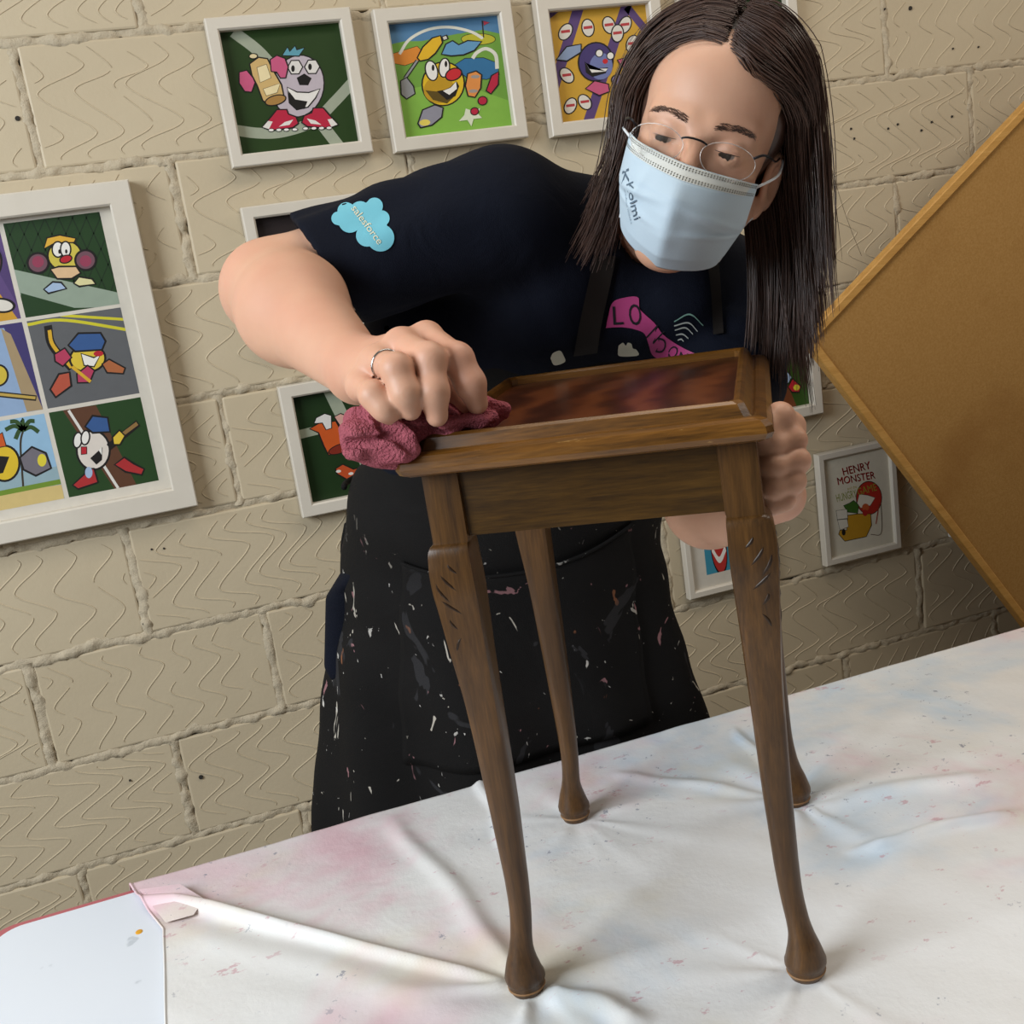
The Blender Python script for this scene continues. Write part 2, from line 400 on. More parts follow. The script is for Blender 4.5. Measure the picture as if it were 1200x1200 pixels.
# the long raised fold from the sheet's corner to the front left foot
a = atz(190, 1052, BZ)[:2]; b = footp['FL'][:2]; ab = b-a; L = np.linalg.norm(ab); t = ((XY[:, :2]-a)@ab)/L**2; dd = ((XY[:, 0]-a[0])*(-ab[1])+(XY[:, 1]-a[1])*ab[0])/L
tt = np.clip(t, 0, 1); H += .011*np.exp(-((dd+.004)/(.010-.004*tt))**2)*np.clip((1.02-t)*6, 0, 1)*np.clip((t+.1)*6, 0, 1)*(1-.55*tt)
for (px0, px1, hh, ww) in (((560, 905), (600, 1000), .004, .007), ((1000, 1000), (1190, 950), .006, .008), ((935, 950), (1170, 905), .004, .012), ((720, 905), (930, 940), .003, .010), ((860, 850), (930, 935), .004, .006), ((210, 1090), (560, 1190), .003, .02), ((460, 960), (600, 1130), .0035, .012), ((640, 1160), (760, 1200), .006, .012)):
    a = atz(*px0, BZ)[:2]; b = atz(*px1, BZ)[:2]; ab = b-a; L = np.linalg.norm(ab); t = ((XY[:, :2]-a)@ab)/L**2
    dd = ((XY[:, 0]-a[0])*(-ab[1])+(XY[:, 1]-a[1])*ab[0])/L+.004*np.sin(t*9); H += hh*np.exp(-(dd/ww)**2)*np.clip((1.05-t)*5, 0, 1)*np.clip((t+.05)*5, 0, 1)
Z = BZ-.0012+1.35*np.clip(H, 0, None)
# falls over the back edge, ragged left edge
over = np.clip(XY[:, 1]-1.2515, 0, None); Z -= over*1.9
P[..., 0] = Xg; P[..., 1] = Yg; P[..., 2] = Z.reshape(nx, ny)
left = np.interp(ys, [.2, .95, 1.13, 1.2, 1.262], [.0, .006, .008, -.014, -.03]); wgt = np.exp(-(Xg+.118)/.06)
P[..., 0] += left[None]*wgt
P[:3, :, 2] += np.array([.0006, .0016, .0008])[:, None]
sh = link('drop_cloth', grid_mesh('drop_cloth', P), SHEET, None, True); md = sh.modifiers.new('thick', 'SOLIDIFY'); md.thickness = .0006; md.offset = 1
tag(sh, 'white paint-stained plastic sheet with creases covering most of the work table', 'drop cloth')
# turned-over corner of the sheet
cpts = [atz(*q, BZ) for q in ((164, 1046), (213, 1046), (242, 1062), (228, 1078), (195, 1085))]
cz = [.004, .011, .009, .006, .004]
fl_ = np.array([[p[0], p[1], BZ+z] for p, z in zip(cpts, cz)]); cc = fl_.mean(0)+[0, 0, .004]
link('folded_corner', pyd('folded_corner', list(fl_)+[cc], [(i, (i+1) % 5, 5) for i in range(5)]), SHEET, sh, True)
bm = bmesh.new(); bmesh.ops.create_uvsphere(bm, u_segments=10, v_segments=6, radius=1)
pp = atz(163, 1092, BZ-.0035)
for v in bm.verts: v.co = Vector((pp[0]+v.co.x*.004, pp[1]+v.co.y*.005, BZ-.0035+max(0, v.co.z)*.0008))
me = bpy.data.meshes.new('paint_spot'); bm.to_mesh(me); bm.free(); tag(link('paint_spot', me, flat('e2a32c', .4), bench))

# ================================================================== PICTURES
def homog(src):
    dst = [(0, 1), (1, 1), (1, 0), (0, 0)]; A = []; B = []
    for (x, y), (u, v) in zip(src, dst):
        A += [[x, y, 1, 0, 0, 0, -u*x, -u*y], [0, 0, 0, x, y, 1, -v*x, -v*y]]; B += [u, v]
    h = np.append(np.linalg.solve(np.array(A, float), np.array(B, float)), 1).reshape(3, 3)
    return lambda p: tuple((lambda q: q[:2]/q[2])(h@np.array([p[0], p[1], 1.0])))
def clip01(P, a):
    def cut(P, inside, inter):
        out = []
        for i in range(len(P)):
            p, q = P[i-1], P[i]
            if inside(q):
                if not inside(p): out.append(inter(p, q))
                out.append(q)
            elif inside(p): out.append(inter(p, q))
        return out
    for ax, lim, sg in ((0, 0, 1), (0, a, -1), (1, 0, 1), (1, 1, -1)):
        if not P: break
        def ins(p): return sg*(p[ax]-lim) >= 0
        def itx(p, q):
            t = (lim-p[ax])/(q[ax]-p[ax]+1e-12); return (p[0]+(q[0]-p[0])*t, p[1]+(q[1]-p[1])*t)
        P = cut(P, ins, itx)
    return P
class Art:
    def __init__(s, corners): s.h = homog(corners); s.L = []
    def poly(s, pts, c, out=None):
        P = [s.h(p) for p in pts]
        if out:
            m = np.mean(pts, 0); Q = []
            n = len(pts); A = np.array(pts, float)
            area = sum(A[i-1][0]*A[i][1]-A[i][0]*A[i-1][1] for i in range(n)); sg = 1 if area > 0 else -1
            for i in range(n):
                e1 = A[i]-A[i-1]; e2 = A[(i+1) % n]-A[i]; e = e1/(np.linalg.norm(e1)+1e-9)+e2/(np.linalg.norm(e2)+1e-9); nn = np.array([e[1], -e[0]])*sg; nn /= np.linalg.norm(nn)+1e-9
                Q.append(s.h(A[i]+nn*out))
            s.L.append((Q, '15110f'))
        s.L.append((P, c)); return s
    def el(s, cx, cy, rx, ry, c, rot=0, out=None, n=28, a0=0, a1=360):
        r = math.radians(rot); pts = []
        for i in range(n):
            a = math.radians(a0+(a1-a0)*i/(n if a1-a0 >= 360 else n-1)); x = rx*math.cos(a); y = ry*math.sin(a)
            pts.append((cx+x*math.cos(r)-y*math.sin(r), cy+x*math.sin(r)+y*math.cos(r)))
        return s.poly(pts, c, out)
    def line(s, pts, w, c):
        A = catmull(pts, max(2, 8*(len(pts)-1))) if len(pts) > 2 else np.array(pts, float)
        t = np.gradient(A, axis=0); t /= np.linalg.norm(t, axis=1)[:, None]; nn = np.stack([t[:, 1], -t[:, 0]], 1)*w/2
        for i in range(len(A)-1): s.L.append(([s.h(A[i]+nn[i]), s.h(A[i+1]+nn[i+1]), s.h(A[i+1]-nn[i+1]), s.h(A[i]-nn[i])], c))
        return s
    def text(s, st, p0, p1, hgt, c, bold=0):
        V, F = text_mesh(st); w = V[:, 0].max(); d = np.array(p1, float)-p0; up = np.array([d[1], -d[0]])/np.linalg.norm(d)*hgt
        T = [s.h(np.array(p0)+d*(v[0]/w)+up*(v[1]/.7)) for v in V]
        for f in F: s.L.append(([T[i] for i in f], c))
        return s
    def build(s, x0, x1, z0, z1, y, parent, name='print', bgc=None):
        V, F, M, mats = [], [], [], []
        lay = [([(0, 0), (1, 0), (1, 1), (0, 1)], bgc)] if bgc else []
        prev = None; li = 0
        for P, c in lay+s.L:
            P = clip01(list(P), 1.0)
            if len(P) < 3: continue
            if c != prev: li += 1; prev = c
            o = len(V); V += [(x0+(x1-x0)*u, y-.00003*li, z0+(z1-z0)*v) for u, v in P]
            if c not in mats: mats.append(c)
            area = sum(P[i-1][0]*P[i][1]-P[i][0]*P[i-1][1] for i in range(len(P)))
            f = list(range(o, o+len(P))); F.append(f if area > 0 else f[::-1]); M.append(mats.index(c))
        me = pyd(name, V, F)
        for c in mats: me.materials.append(flat(c, .5))
        me.polygons.foreach_set('material_index', M)
        return link(name, me, None, parent)
FRM = NT('white_frame_lacquer', .4, .5); FRM.base(FRM.mix(FRM.noise(18), lin('cdc4b5'), lin('d8d0c2'))); FRM = FRM.m
MAT = flat('cdc6b9', .7); BACK = flat('6b5a44', .8)
FY = WY-.004
def frame(x0, x1, z0, z1, w, label, depth=.024, mat=False, name='framed_picture', lip=.004):
    e = empty(name, ((x0+x1)/2, FY, z0)); tag(e, label, 'picture', 'white framed prints on the block wall')
    yf = FY-depth
    # four mitred rails, each a moulding of its own
    prof = [(0, FY), (0, yf+.002), (.002, yf), (w-.003, yf), (w, yf+.003), (w, FY-.006)]
    ang = [((x0, z0), (x1, z0), (0, 1)), ((x1, z0), (x1, z1), (-1, 0)), ((x1, z1), (x0, z1), (0, -1)), ((x0, z1), (x0, z0), (1, 0))]
    for (a, b, nrm) in ang:
        a = np.array(a); b = np.array(b); nrm = np.array(nrm); t = (b-a)/np.linalg.norm(b-a); V = []; F = []
        for d, y in prof:
            p = a+nrm*d+t*d; q = b+nrm*d-t*d; V += [(p[0], y, p[1]), (q[0], y, q[1])]
        for i in range(len(prof)-1): F.append((2*i, 2*i+1, 2*i+3, 2*i+2))
        F += [tuple(range(0, 12, 2))[::-1], tuple(range(1, 12, 2))]
        link('frame_rail', pyd('frame_rail', V, F), FRM, e)
    link('backing', box_mesh('backing', x0+.003, x1-.003, FY-.006, FY-.001, z0+.003, z1-.003), BACK, e)
    if mat: link('mount_board', box_mesh('mount_board', x0+w, x1-w, FY-.010, FY-.0062, z0+w, z1-w), MAT, e)
    return e
PW, PK, GR, DG = 'd9d4c8', 'c2567a', '20390f', '17300f'
# football print
f1 = frame(.200, .4475, 1.541, 1.782, .021, 'white framed cartoon football print with silver trophy on dark green pitch')
a = Art([(137, 158), (928, 110), (1052, 915), (288, 985)])
a.line([(235, 155), (400, 290), (560, 480), (700, 640), (930, 950)], 75, '9aa08c').line([(1030, 500), (900, 640), (760, 770), (560, 835), (400, 840), (240, 815)], 72, '9aa08c')
a.el(660, 530, 165, 205, 'b9adb4', 10, 9)
a.poly([(560, 320), (590, 270), (605, 300), (640, 262), (650, 290), (700, 275), (665, 325)], '5c98a8', 10)
for cx in (640, 752): a.el(cx, 403, 46, 48, 'd8d3cc', 0, 9, 6)
a.el(626, 412, 12, 22, '15110f').el(738, 403, 12, 22, '15110f').poly([(700, 447), (748, 480), (725, 527), (668, 524), (650, 475)], '0d0b0a')
a.poly([(590, 540), (650, 575), (730, 580), (800, 555), (770, 610), (720, 670), (650, 685), (605, 640)], 'e2ddd6', 9).poly([(595, 560), (640, 620), (720, 635), (700, 685), (640, 685), (600, 640)], '15110f')
a.poly([(345, 375), (400, 335), (455, 345), (490, 420), (545, 520), (560, 590), (480, 650), (430, 620), (395, 520), (360, 450)], 'c9a86c', 10).poly([(390, 400), (450, 380), (480, 470), (410, 500)], 'e5d3a4', 4).poly([(430, 545), (540, 510), (520, 570), (450, 590)], 'e5d3a4', 4).el(365, 322, 24, 14, 'd9c79a', 0, 7).el(510, 622, 65, 28, 'a47a3f', -14, 8)
a.poly([(275, 430), (320, 420), (360, 470), (372, 500), (350, 560), (310, 555), (275, 500)], PK, 9).poly([(480, 350), (520, 325), (570, 345), (590, 400), (575, 470), (545, 470), (520, 430), (485, 425)], PK, 9)
for sx, fl_x in ((0, 1), (0, -1)):
    g = (lambda x, y: (x, y)) if fl_x == 1 else (lambda x, y: (1340-x, y-5))
    a.poly([g(*q) for q in ((425, 800), (480, 740), (520, 690), (580, 690), (590, 720), (640, 740), (655, 780), (620, 805), (480, 820))], 'b3203c', 10).poly([g(*q) for q in ((425, 800), (460, 760), (490, 765), (465, 815))], 'ddd6cf').poly([g(*q) for q in ((530, 800), (570, 770), (625, 755), (600, 790))], 'ddd6cf')
    for q in (480, 530, 580, 635): a.el(*g(q, 822), 16, 8, 'e8e4de', 0, 4)
a.build(.221, .4265, 1.562, 1.761, FY-.0062, f1, bgc=GR)
# golf print
f2 = frame(.487, .741, 1.535, 1.775, .024, 'white framed cartoon golf ball print with clubs, pond and flag')
a = Art([(133, 90), (855, 52), (940, 835), (245, 888)])
a.poly([(100, 60), (900, 20), (900, 190), (600, 170), (350, 215), (120, 250)], '4f7ca2').poly([(120, 235), (250, 210), (420, 215), (640, 165), (760, 150), (900, 190), (960, 900), (200, 900)], '6d9a3c')
a.poly([(160, 300), (330, 250), (400, 330), (250, 380), (170, 360)], 'd2822e', 4).el(730, 215, 110, 38, 'b8b02e', 3, 4).poly([(560, 400), (640, 350), (760, 350), (850, 390), (860, 470), (780, 500), (650, 480)], '2f6b96', 5)
a.poly([(200, 560), (550, 500), (930, 660), (960, 900), (240, 900)], '7fae44')
a.line([(215, 300), (280, 200), (400, 135), (540, 122), (680, 160), (760, 212)], 20, 'd8d6c8').line([(850, 430), (840, 330), (780, 285), (720, 310), (690, 350)], 24, 'd8d6c8')
a.line([(757, 85), (765, 205)], 8, '2a2320').poly([(765, 88), (805, 100), (768, 118)], 'b23b50', 3)
a.el(497, 520, 132, 148, 'd9b321', 0, 10).el(470, 560, 100, 95, 'b98f1c').poly([(380, 560), (470, 575), (560, 620), (520, 660), (430, 630)], '5a4712')
a.el(422, 425, 34, 66, 'e6e2da', -12, 9).el(505, 408, 30, 62, 'e6e2da', 5, 9).el(432, 405, 9, 22, '15110f').el(516, 382, 9, 22, '15110f').el(565, 457, 50, 36, 'c3272e', -25, 9)
a.poly([(455, 570), (560, 555), (585, 510), (600, 540), (575, 610), (520, 635)], '15110f').poly([(495, 570), (545, 550), (580, 510), (585, 560), (535, 600)], 'e6e2da', 5)
a.line([(330, 350), (250, 470)], 26, '15110f').line([(330, 350), (250, 470)], 13, '8d8d8d').poly([(225, 490), (260, 470), (300, 530), (310, 580), (260, 612), (228, 580)], '8f9090', 9)
a.poly([(335, 330), (370, 260), (430, 200), (480, 185), (490, 230), (445, 300), (400, 340), (350, 350)], 'dcae24', 10).line([(490, 205), (530, 190)], 34, '15110f').line([(500, 202), (522, 194)], 22, 'c9c4ba')
a.poly([(492, 310), (520, 245), (560, 225), (600, 255), (660, 228), (745, 235), (700, 290), (630, 318), (550, 322)], '5f93b8', 10)
a.poly([(660, 460), (710, 445), (742, 470), (735, 560), (700, 620), (660, 610), (645, 540)], 'd98a45', 10).el(705, 480, 30, 12, '9a9088').el(690, 580, 30, 12, '9a9088').poly([(815, 480), (855, 455), (850, 540), (805, 600), (780, 580)], 'b3203c', 10)
a.poly([(335, 790), (365, 700), (440, 670), (490, 690), (480, 750), (420, 800), (350, 815)], '8a8892', 10).el(375, 785, 35, 22, 'dcc65a')
a.poly([(640, 700), (690, 720), (735, 700), (720, 740), (745, 770), (690, 775), (675, 825), (650, 780), (595, 785), (630, 745)], 'd5d9bf').el(750, 650, 26, 26, 'b3203c', 0, 7).el(697, 722, 22, 22, 'b3203c', 0, 7)
a.build(.511, .717, 1.559, 1.751, FY-.0062, f2, bgc='6d9a3c')
# bowling print
f3 = frame(.7885, 1.037, 1.53, 1.772, .024, 'white framed cartoon bowling print with purple ball and flying pins beside the head')
a = Art([(78, 12), (475, -18), (545, 455), (132, 490)])
for x in (110, 300, 480): a.line([(x+100, -20), (x-60, 520)], 42, '574071')
a.line([(80, 20), (130, -20)], 40, '574071').line([(400, -10), (500, 110)], 30, '574071')
for x, y, r in ((155, 90, 30), (245, 75, -10), (330, 65, -20), (395, 65, 20), (428, 145, 15), (160, 275, -35), (175, 410, 20), (235, 395, -30), (365, 100, 0)):
    a.el(x, y, 22, 34, 'd8d2c6', r, 5).line([(x-18, y), (x+18, y-4)], 12, 'b23b3f')
a.el(278, 220, 68, 80, '43366b', 0, 6).el(300, 240, 48, 58, '6f78a8').el(292, 183, 13, 14, 'e6e2da', 0, 4).el(338, 195, 13, 14, 'e6e2da', 0, 4).el(317, 218, 11, 11, 'c3272e')
a.poly([(232, 215), (250, 250), (330, 245), (320, 270), (265, 285), (238, 265)], '15110f').poly([(236, 222), (252, 250), (328, 250), (320, 262), (262, 266)], 'e6e2da')
a.poly([(120, 205), (160, 155), (215, 145), (215, 175), (160, 210)], '8798b5', 6).poly([(370, 215), (440, 195), (455, 225), (420, 245), (385, 240)], PK, 6).poly([(240, 335), (275, 305), (330, 320), (335, 350), (295, 365)], PK, 6).el(372, 300, 24, 20, '8e7fa8', 0, 6)
a.build(.812, 1.013, 1.553, 1.748, FY-.0062, f3, bgc='c79a33')
# print whose corner shows beside the hair
f4 = frame(1.078, 1.331, 1.53, 1.77, .024, 'white framed dark green print, upper right one half hidden by hair')
Art([(0, 0), (1, 0), (1, 1), (0, 1)]).poly([(.1, 0), (.3, 0), (.9, 1), (.7, 1)], '9aa08c').build(1.102, 1.307, 1.554, 1.746, FY-.0062, f4, bgc='233a1a')
# dark print behind the elbow
f5 = frame(.200, .448, 1.232, 1.475, .021, 'white framed near-black print behind the bare elbow')
Art([(0, 0), (1, 0), (1, 1), (0, 1)]).poly([(0, .5), (.3, .2), (1, .6), (1, 1), (0, 1)], '2f2626').build(.221, .427, 1.253, 1.454, FY-.0062, f5, bgc='241b1b')
# jug print
f6 = frame(.2045, .452, .917, 1.161, .023, 'white framed dark green print with orange jug below the forearm')
a = Art([(90, 170), (760, 75), (910, 960), (245, 1070)])
a.line([(310, 100), (420, 380), (560, 720), (700, 1100)], 80, '9aa08c').line([(90, 500), (350, 440), (620, 380), (800, 300)], 75, '9aa08c')
a.poly([(215, 445), (265, 410), (370, 400), (400, 470), (480, 590), (430, 640), (340, 675), (310, 600), (270, 480)], 'c4541d', 10).el(408, 632, 72, 34, '7d2717', -22, 7).poly([(240, 400), (250, 360), (300, 330), (340, 350), (345, 450), (315, 460), (290, 400)], 'd8d4cf', 8)
a.poly([(365, 360), (400, 340), (450, 370), (490, 430), (470, 490), (430, 480), (400, 430)], 'd2a093', 9).el(610, 660, 95, 100, 'd3b21e', 0, 9).poly([(590, 665), (650, 670), (640, 700), (595, 695)], 'e6e2da', 6)
a.poly([(390, 800), (430, 770), (500, 820), (560, 800), (580, 860), (530, 910), (460, 890), (400, 840)], 'b84a20', 10).el(405, 822, 16, 12, 'd9d4cc').el(485, 850, 16, 12, 'd9d4cc').el(530, 900, 14, 10, 'd9d4cc').el(552, 830, 28, 24, '8c1f27')
a.poly([(515, 300), (550, 250), (590, 265), (600, 330), (540, 360)], '4c7a6a', 8)
a.build(.2275, .429, .94, 1.138, FY-.0062, f6, bgc=DG)
# baseball print by the table edge
f7 = frame(1.07, 1.318, .911, 1.155, .023, 'white framed dark green print peeking out between table edge and cork board')
a = Art([(-330, 100), (440, 60), (467, 500), (-300, 560)])
a.poly([(-200, 60), (60, 60), (360, 520), (100, 560)], '6b3a1e').poly([(262, 165), (285, 140), (308, 165), (300, 215), (270, 225)], 'dcb51f', 7).line([(300, 150), (360, 125)], 22, '15110f').line([(325, 140), (348, 130)], 10, 'b5b0a8')
a.poly([(262, 235), (300, 235), (295, 265), (262, 270)], 'b3203c', 5).poly([(252, 350), (285, 345), (320, 370), (290, 395), (252, 392)], '9fb4cf', 7).poly([(290, 415), (330, 380), (395, 415), (380, 440), (320, 438)], 'b3202c', 8).el(360, 420, 28, 14, 'd8c83a')
a.build(1.093, 1.295, .934, 1.132, FY-.0062, f7, bgc='2c4a12')
# poster with lettering
f8 = frame(1.2985, 1.494, .571, .822, .0155, 'narrow white framed comic poster with red lettering beside the cork board', .018, True)
a = Art([(45, 255), (590, 150), (635, 920), (95, 1045)])
a.text('HENRY', (212, 378), (450, 325), 62, 'a3231f').text('HENRY', (216, 380), (454, 327), 62, 'a3231f').text('MONSTER', (165, 452), (486, 402), 58, 'a3231f').text('MONSTER', (169, 455), (490, 405), 58, 'a3231f').text('and the', (250, 497), (330, 478), 24, 'a89a35')
a.el(430, 560, 105, 130, 'a8281f', 0, 6).poly([(330, 600), (350, 530), (420, 540), (480, 560), (440, 620), (360, 640)], 'd6d0c0', 4).text('HUNGRY', (158, 590), (330, 550), 62, '7f8a24').text('GAME', (335, 540), (500, 500), 60, '8a8a2e')
a.poly([(215, 620), (270, 600), (300, 580), (340, 620), (330, 680), (250, 670)], '39611f', 5).poly([(250, 700), (330, 690), (440, 690), (445, 780), (400, 870), (220, 905), (170, 850), (180, 820), (240, 820)], 'b5871f', 6).el(400, 635, 30, 30, 'b5532a').el(395, 680, 22, 26, 'a3231f')
a.poly([(150, 660), (240, 650), (245, 720), (160, 730)], 'cfc9bb', 4).poly([(160, 735), (240, 730), (250, 790), (180, 815)], 'cfc9bb', 4).el(210, 835, 16, 26, '15110f').line([(530, 600), (530, 840), (440, 855)], 5, '5b4b3c').line([(515, 600), (485, 770)], 8, '9a3426')
a.build(1.314, 1.4785, .5865, .8065, FY-.0101, f8, bgc='cdc6b4')
f9 = frame(.964, 1.16, .574, .822, .0155, 'narrow white framed poster with blue and red art behind the left forearm', .018, True)
a = Art([(125, 450), (330, 430), (340, 520), (130, 555)])
a.poly([(125, 465), (165, 462), (175, 480), (140, 490)], 'd2b32a', 3).el(205, 510, 38, 33, 'b3302c', 0, 4).line([(170, 512), (205, 525), (240, 505)], 9, 'e6e2da')
a.build(1.012, 1.112, .617, .772, FY-.0101, f9, bgc='3b8aa3')
# big frame with a grid of six prints
fb = frame(-.62, .0275, .980, 1.5425, .038, 'large white frame holding a grid of sports prints at the left edge', .03, True, 'framed_print_grid')
def fr(c): return Art(c)
GX = [(-.5, -.349), (-.3385, -.1875), (-.180, -.029)]; GZ = [(1.345, 1.498), (1.191, 1.339), (1.035, 1.184)]
yb = FY-.0101
a = fr([(8, 172), (320, 138), (380, 430), (75, 468)])
for i in range(-8, 14): a.line([(i*45, 140), (i*45+150, 470)], 4, '142a12').line([(i*45+150, 140), (i*45, 470)], 4, '142a12')
a.poly([(35, 315), (400, 400), (400, 440), (230, 440), (50, 395)], '8f9d8c').poly([(60, 390), (250, 445), (75, 475)], '1d3a18')
a.el(205, 275, 52, 45, 'c9b84a', 0, 6).poly([(140, 250), (150, 220), (190, 212), (240, 222), (235, 232), (175, 232)], 'd9a83a', 5).el(183, 255, 16, 22, 'e6e2da', 0, 5).el(208, 255, 14, 22, 'e6e2da', 0, 5).el(188, 262, 4, 7, '15110f').el(210, 262, 4, 7, '15110f').el(208, 286, 18, 10, 'b3202c', -15, 4)
for cx in (118, 272): a.el(cx, 290 if cx > 200 else 297, 30, 28, '6d4a55', 0, 7).el(cx, 293, 19, 18, '8f3a52')
a.poly([(160, 318), (185, 312), (240, 312), (252, 330), (225, 345), (180, 345)], 'd8b48a', 6).poly([(138, 380), (165, 360), (190, 362), (205, 378), (150, 390)], '9fb4cf', 6).poly([(235, 362), (250, 345), (290, 352), (300, 365), (250, 370)], 'd8cf9a', 6)
a.build(*GX[2], *GZ[0], yb, fb, bgc='1d3a18')
a = fr([(82, 480), (388, 438), (450, 722), (155, 760)])
a.line([(80, 492), (200, 478), (420, 515)], 10, 'c9c02c').line([(190, 462), (420, 480)], 9, 'c9c02c').line([(150, 495), (165, 560), (230, 635)], 26, '15110f').line([(155, 510), (168, 560), (228, 632)], 12, 'd2a52a').el(280, 605, 54, 40, 'd6b93a', 0, 7).poly([(220, 560), (250, 525), (320, 525), (335, 550), (325, 575), (240, 578)], '34568a', 7).poly([(260, 590), (300, 605), (320, 595), (300, 630), (270, 625)], 'e6e2da', 5).el(315, 590, 16, 9, 'b3202c')
a.poly([(175, 590), (205, 572), (225, 600), (200, 625), (178, 610)], 'b03a58', 6).poly([(248, 655), (280, 630), (300, 645), (285, 680), (250, 680)], 'b03a58', 6).poly([(330, 625), (350, 612), (400, 640), (395, 655), (345, 650)], 'a8623a', 6).poly([(165, 700), (190, 655), (220, 650), (225, 690), (180, 722)], 'b0503a', 7).line([(230, 630), (290, 680)], 10, 'd2a52a')
a.build(*GX[2], *GZ[1], yb, fb, bgc='5d5e60')
a = fr([(158, 772), (452, 725), (512, 985), (220, 1040)])
a.poly([(200, 760), (310, 750), (440, 1000), (370, 1015)], '5a3824').line([(222, 765), (380, 1010)], 9, 'd8d4cc').el(300, 890, 50, 58, 'd9cfc4', 0, 7).poly([(278, 815), (300, 785), (345, 790), (352, 830), (300, 832)], '34568a', 7).el(250, 858, 11, 22, 'e6e2da', 10, 5).el(275, 850, 11, 20, 'e6e2da', 10, 5).poly([(262, 880), (278, 880), (278, 900), (262, 902)], 'b3202c', 3).poly([(290, 915), (330, 880), (328, 920), (310, 935)], '15110f').poly([(318, 890), (328, 880), (328, 905)], 'e6e2da')
a.line([(350, 880), (445, 805)], 22, '15110f').line([(395, 840), (442, 806)], 12, '8a6a3c').poly([(365, 850), (385, 830), (400, 845), (385, 870), (368, 870)], 'd8b83a', 6).poly([(235, 1000), (275, 965), (275, 950), (300, 950), (312, 990), (250, 1010)], 'a82a2c', 6).poly([(372, 935), (400, 915), (430, 935), (462, 950), (455, 965), (405, 955)], 'a82a2c', 6).el(285, 960, 12, 18, '9fb4cf')
a.build(*GX[2], *GZ[2], yb, fb, bgc='203f18')
a = fr([(-230, 205), (0, 180), (65, 465), (-150, 495)])
a.poly([(-250, 400), (-100, 190), (60, 470), (-150, 500)], 'c7942c').line([(-40, 190), (70, 420)], 30, '4d3a6a').el(20, 425, 26, 16, 'd8d2c6', 15, 6).el(-5, 300, 16, 40, '7a3a4a', 0, 5)
a.build(*GX[1], *GZ[0], yb, fb, bgc='5a4476')
a = fr([(-220, 520), (75, 482), (135, 765), (-155, 800)])
a.poly([(-100, 505), (20, 500), (130, 770), (-150, 800)], '8ba3c2').poly([(10, 500), (40, 520), (135, 765), (85, 770)], 'a08a68').line([(-60, 700), (115, 728)], 18, '15110f').line([(-60, 700), (112, 727)], 9, 'b89a4a').el(0, 650, 26, 30, 'c9b03a', 0, 6)
a.build(*GX[1], *GZ[1], yb, fb, bgc='3d3568')
a = fr([(-140, 815), (150, 772), (208, 1045), (-80, 1085)])
a.poly([(-150, 980), (200, 940), (215, 1100), (-100, 1100)], '8fa8b0').poly([(-150, 1040), (200, 1000), (215, 1100), (-100, 1100)], 'cdb577').line([(0, 1020), (100, 1005), (200, 990)], 16, '6d8a2c').el(25, 925, 42, 52, 'd6b52a', 0, 7).poly([(0, 900), (40, 905), (20, 955), (-10, 960)], '15110f').poly([(-10, 850), (20, 830), (30, 870), (0, 875)], 'c4541d', 4)
a.line([(85, 820), (75, 870), (80, 1000)], 6, '3a3020')
for q in ((30, 820), (45, 795), (120, 795), (132, 830), (80, 790), (60, 850)): a.line([(85, 822), ((85+q[0])/2, (822+q[1])/2-12), q], 13, '2f4a22')
a.poly([(75, 910), (110, 880), (150, 900), (165, 945), (120, 965), (85, 945)], '6f6a72', 7).el(140, 920, 14, 20, 'd8c83a')
a.build(*GX[1], *GZ[2], yb, fb, bgc='8fb4cf')
for zi, cbg in enumerate(('33506a', '8a5a3a', '2f4a22')):
    a = fr([(0, 0), (1, 0), (1, 1), (0, 1)]); a.el(.5, .5, .25, .25, 'd6b52a', 0, .02); a.build(*GX[0], *GZ[zi], yb, fb, bgc=cbg)
a = fr([(0, 0), (1, 0), (1, 1), (0, 1)]); 

# ================================================================== CORK BOARD
BY = 1.85
c0 = aty(943, 398, BY); e1 = math.radians(34.8); e2 = e1-math.pi/2
d1 = np.array([math.cos(e1), 0, math.sin(e1)]); d2 = np.array([math.cos(e2), 0, math.sin(e2)])
LB = (c0[2]-.001)/-d2[2]; LA = .92
base = c0+d2*LB
board = empty('cork_board', base); tag(board, 'tan cork notice board in a pale wood frame, standing on one corner', 'notice board')
PINE = wood_mat('pine_frame', 'b07f3c', 'c3924c', 'cfa25e', 'x', .5)
def bp(a, b, y): q = c0+d1*a+d2*b; return (q[0], y, q[2])
fw = .018
for (a0, b0, a1, b1) in ((0, 0, LA, 0), (LA, 0, LA, LB), (LA, LB, 0, LB), (0, LB, 0, 0)):
    A = np.array([a0, b0]); B = np.array([a1, b1]); t = (B-A)/np.linalg.norm(B-A); cen = np.array([LA/2, LB/2]); nr = np.array([-t[1], t[0]])
    if (cen-A)@nr < 0: nr = -nr
    V, F = [], []
    for d, y in ((0, BY+.022), (0, BY+.002), (.002, BY), (fw-.003, BY), (fw, BY+.003), (fw, BY+.018)):
        p = A+nr*d+t*d; q = B+nr*d-t*d; V += [bp(p[0], p[1], y), bp(q[0], q[1], y)]
    for i in range(5): F.append((2*i, 2*i+1, 2*i+3, 2*i+2))
    F.append((10, 11, 1, 0)); F += [tuple(range(0, 12, 2)), tuple(range(1, 12, 2))[::-1]]
    o = link('frame_rail', pyd('frame_rail', V, F), PINE, board)
k = NT('cork', .85, .2); c = k.mix(k.noise(240, detail=3), lin('966c33'), lin('b58c54')); c = k.mix(k.math('MULTIPLY', k.step(k.noise(3.2), .5, .7), .45), c, lin('875a2a')); k.base(c); k.bump(k.noise(300, detail=3), .5, .001)
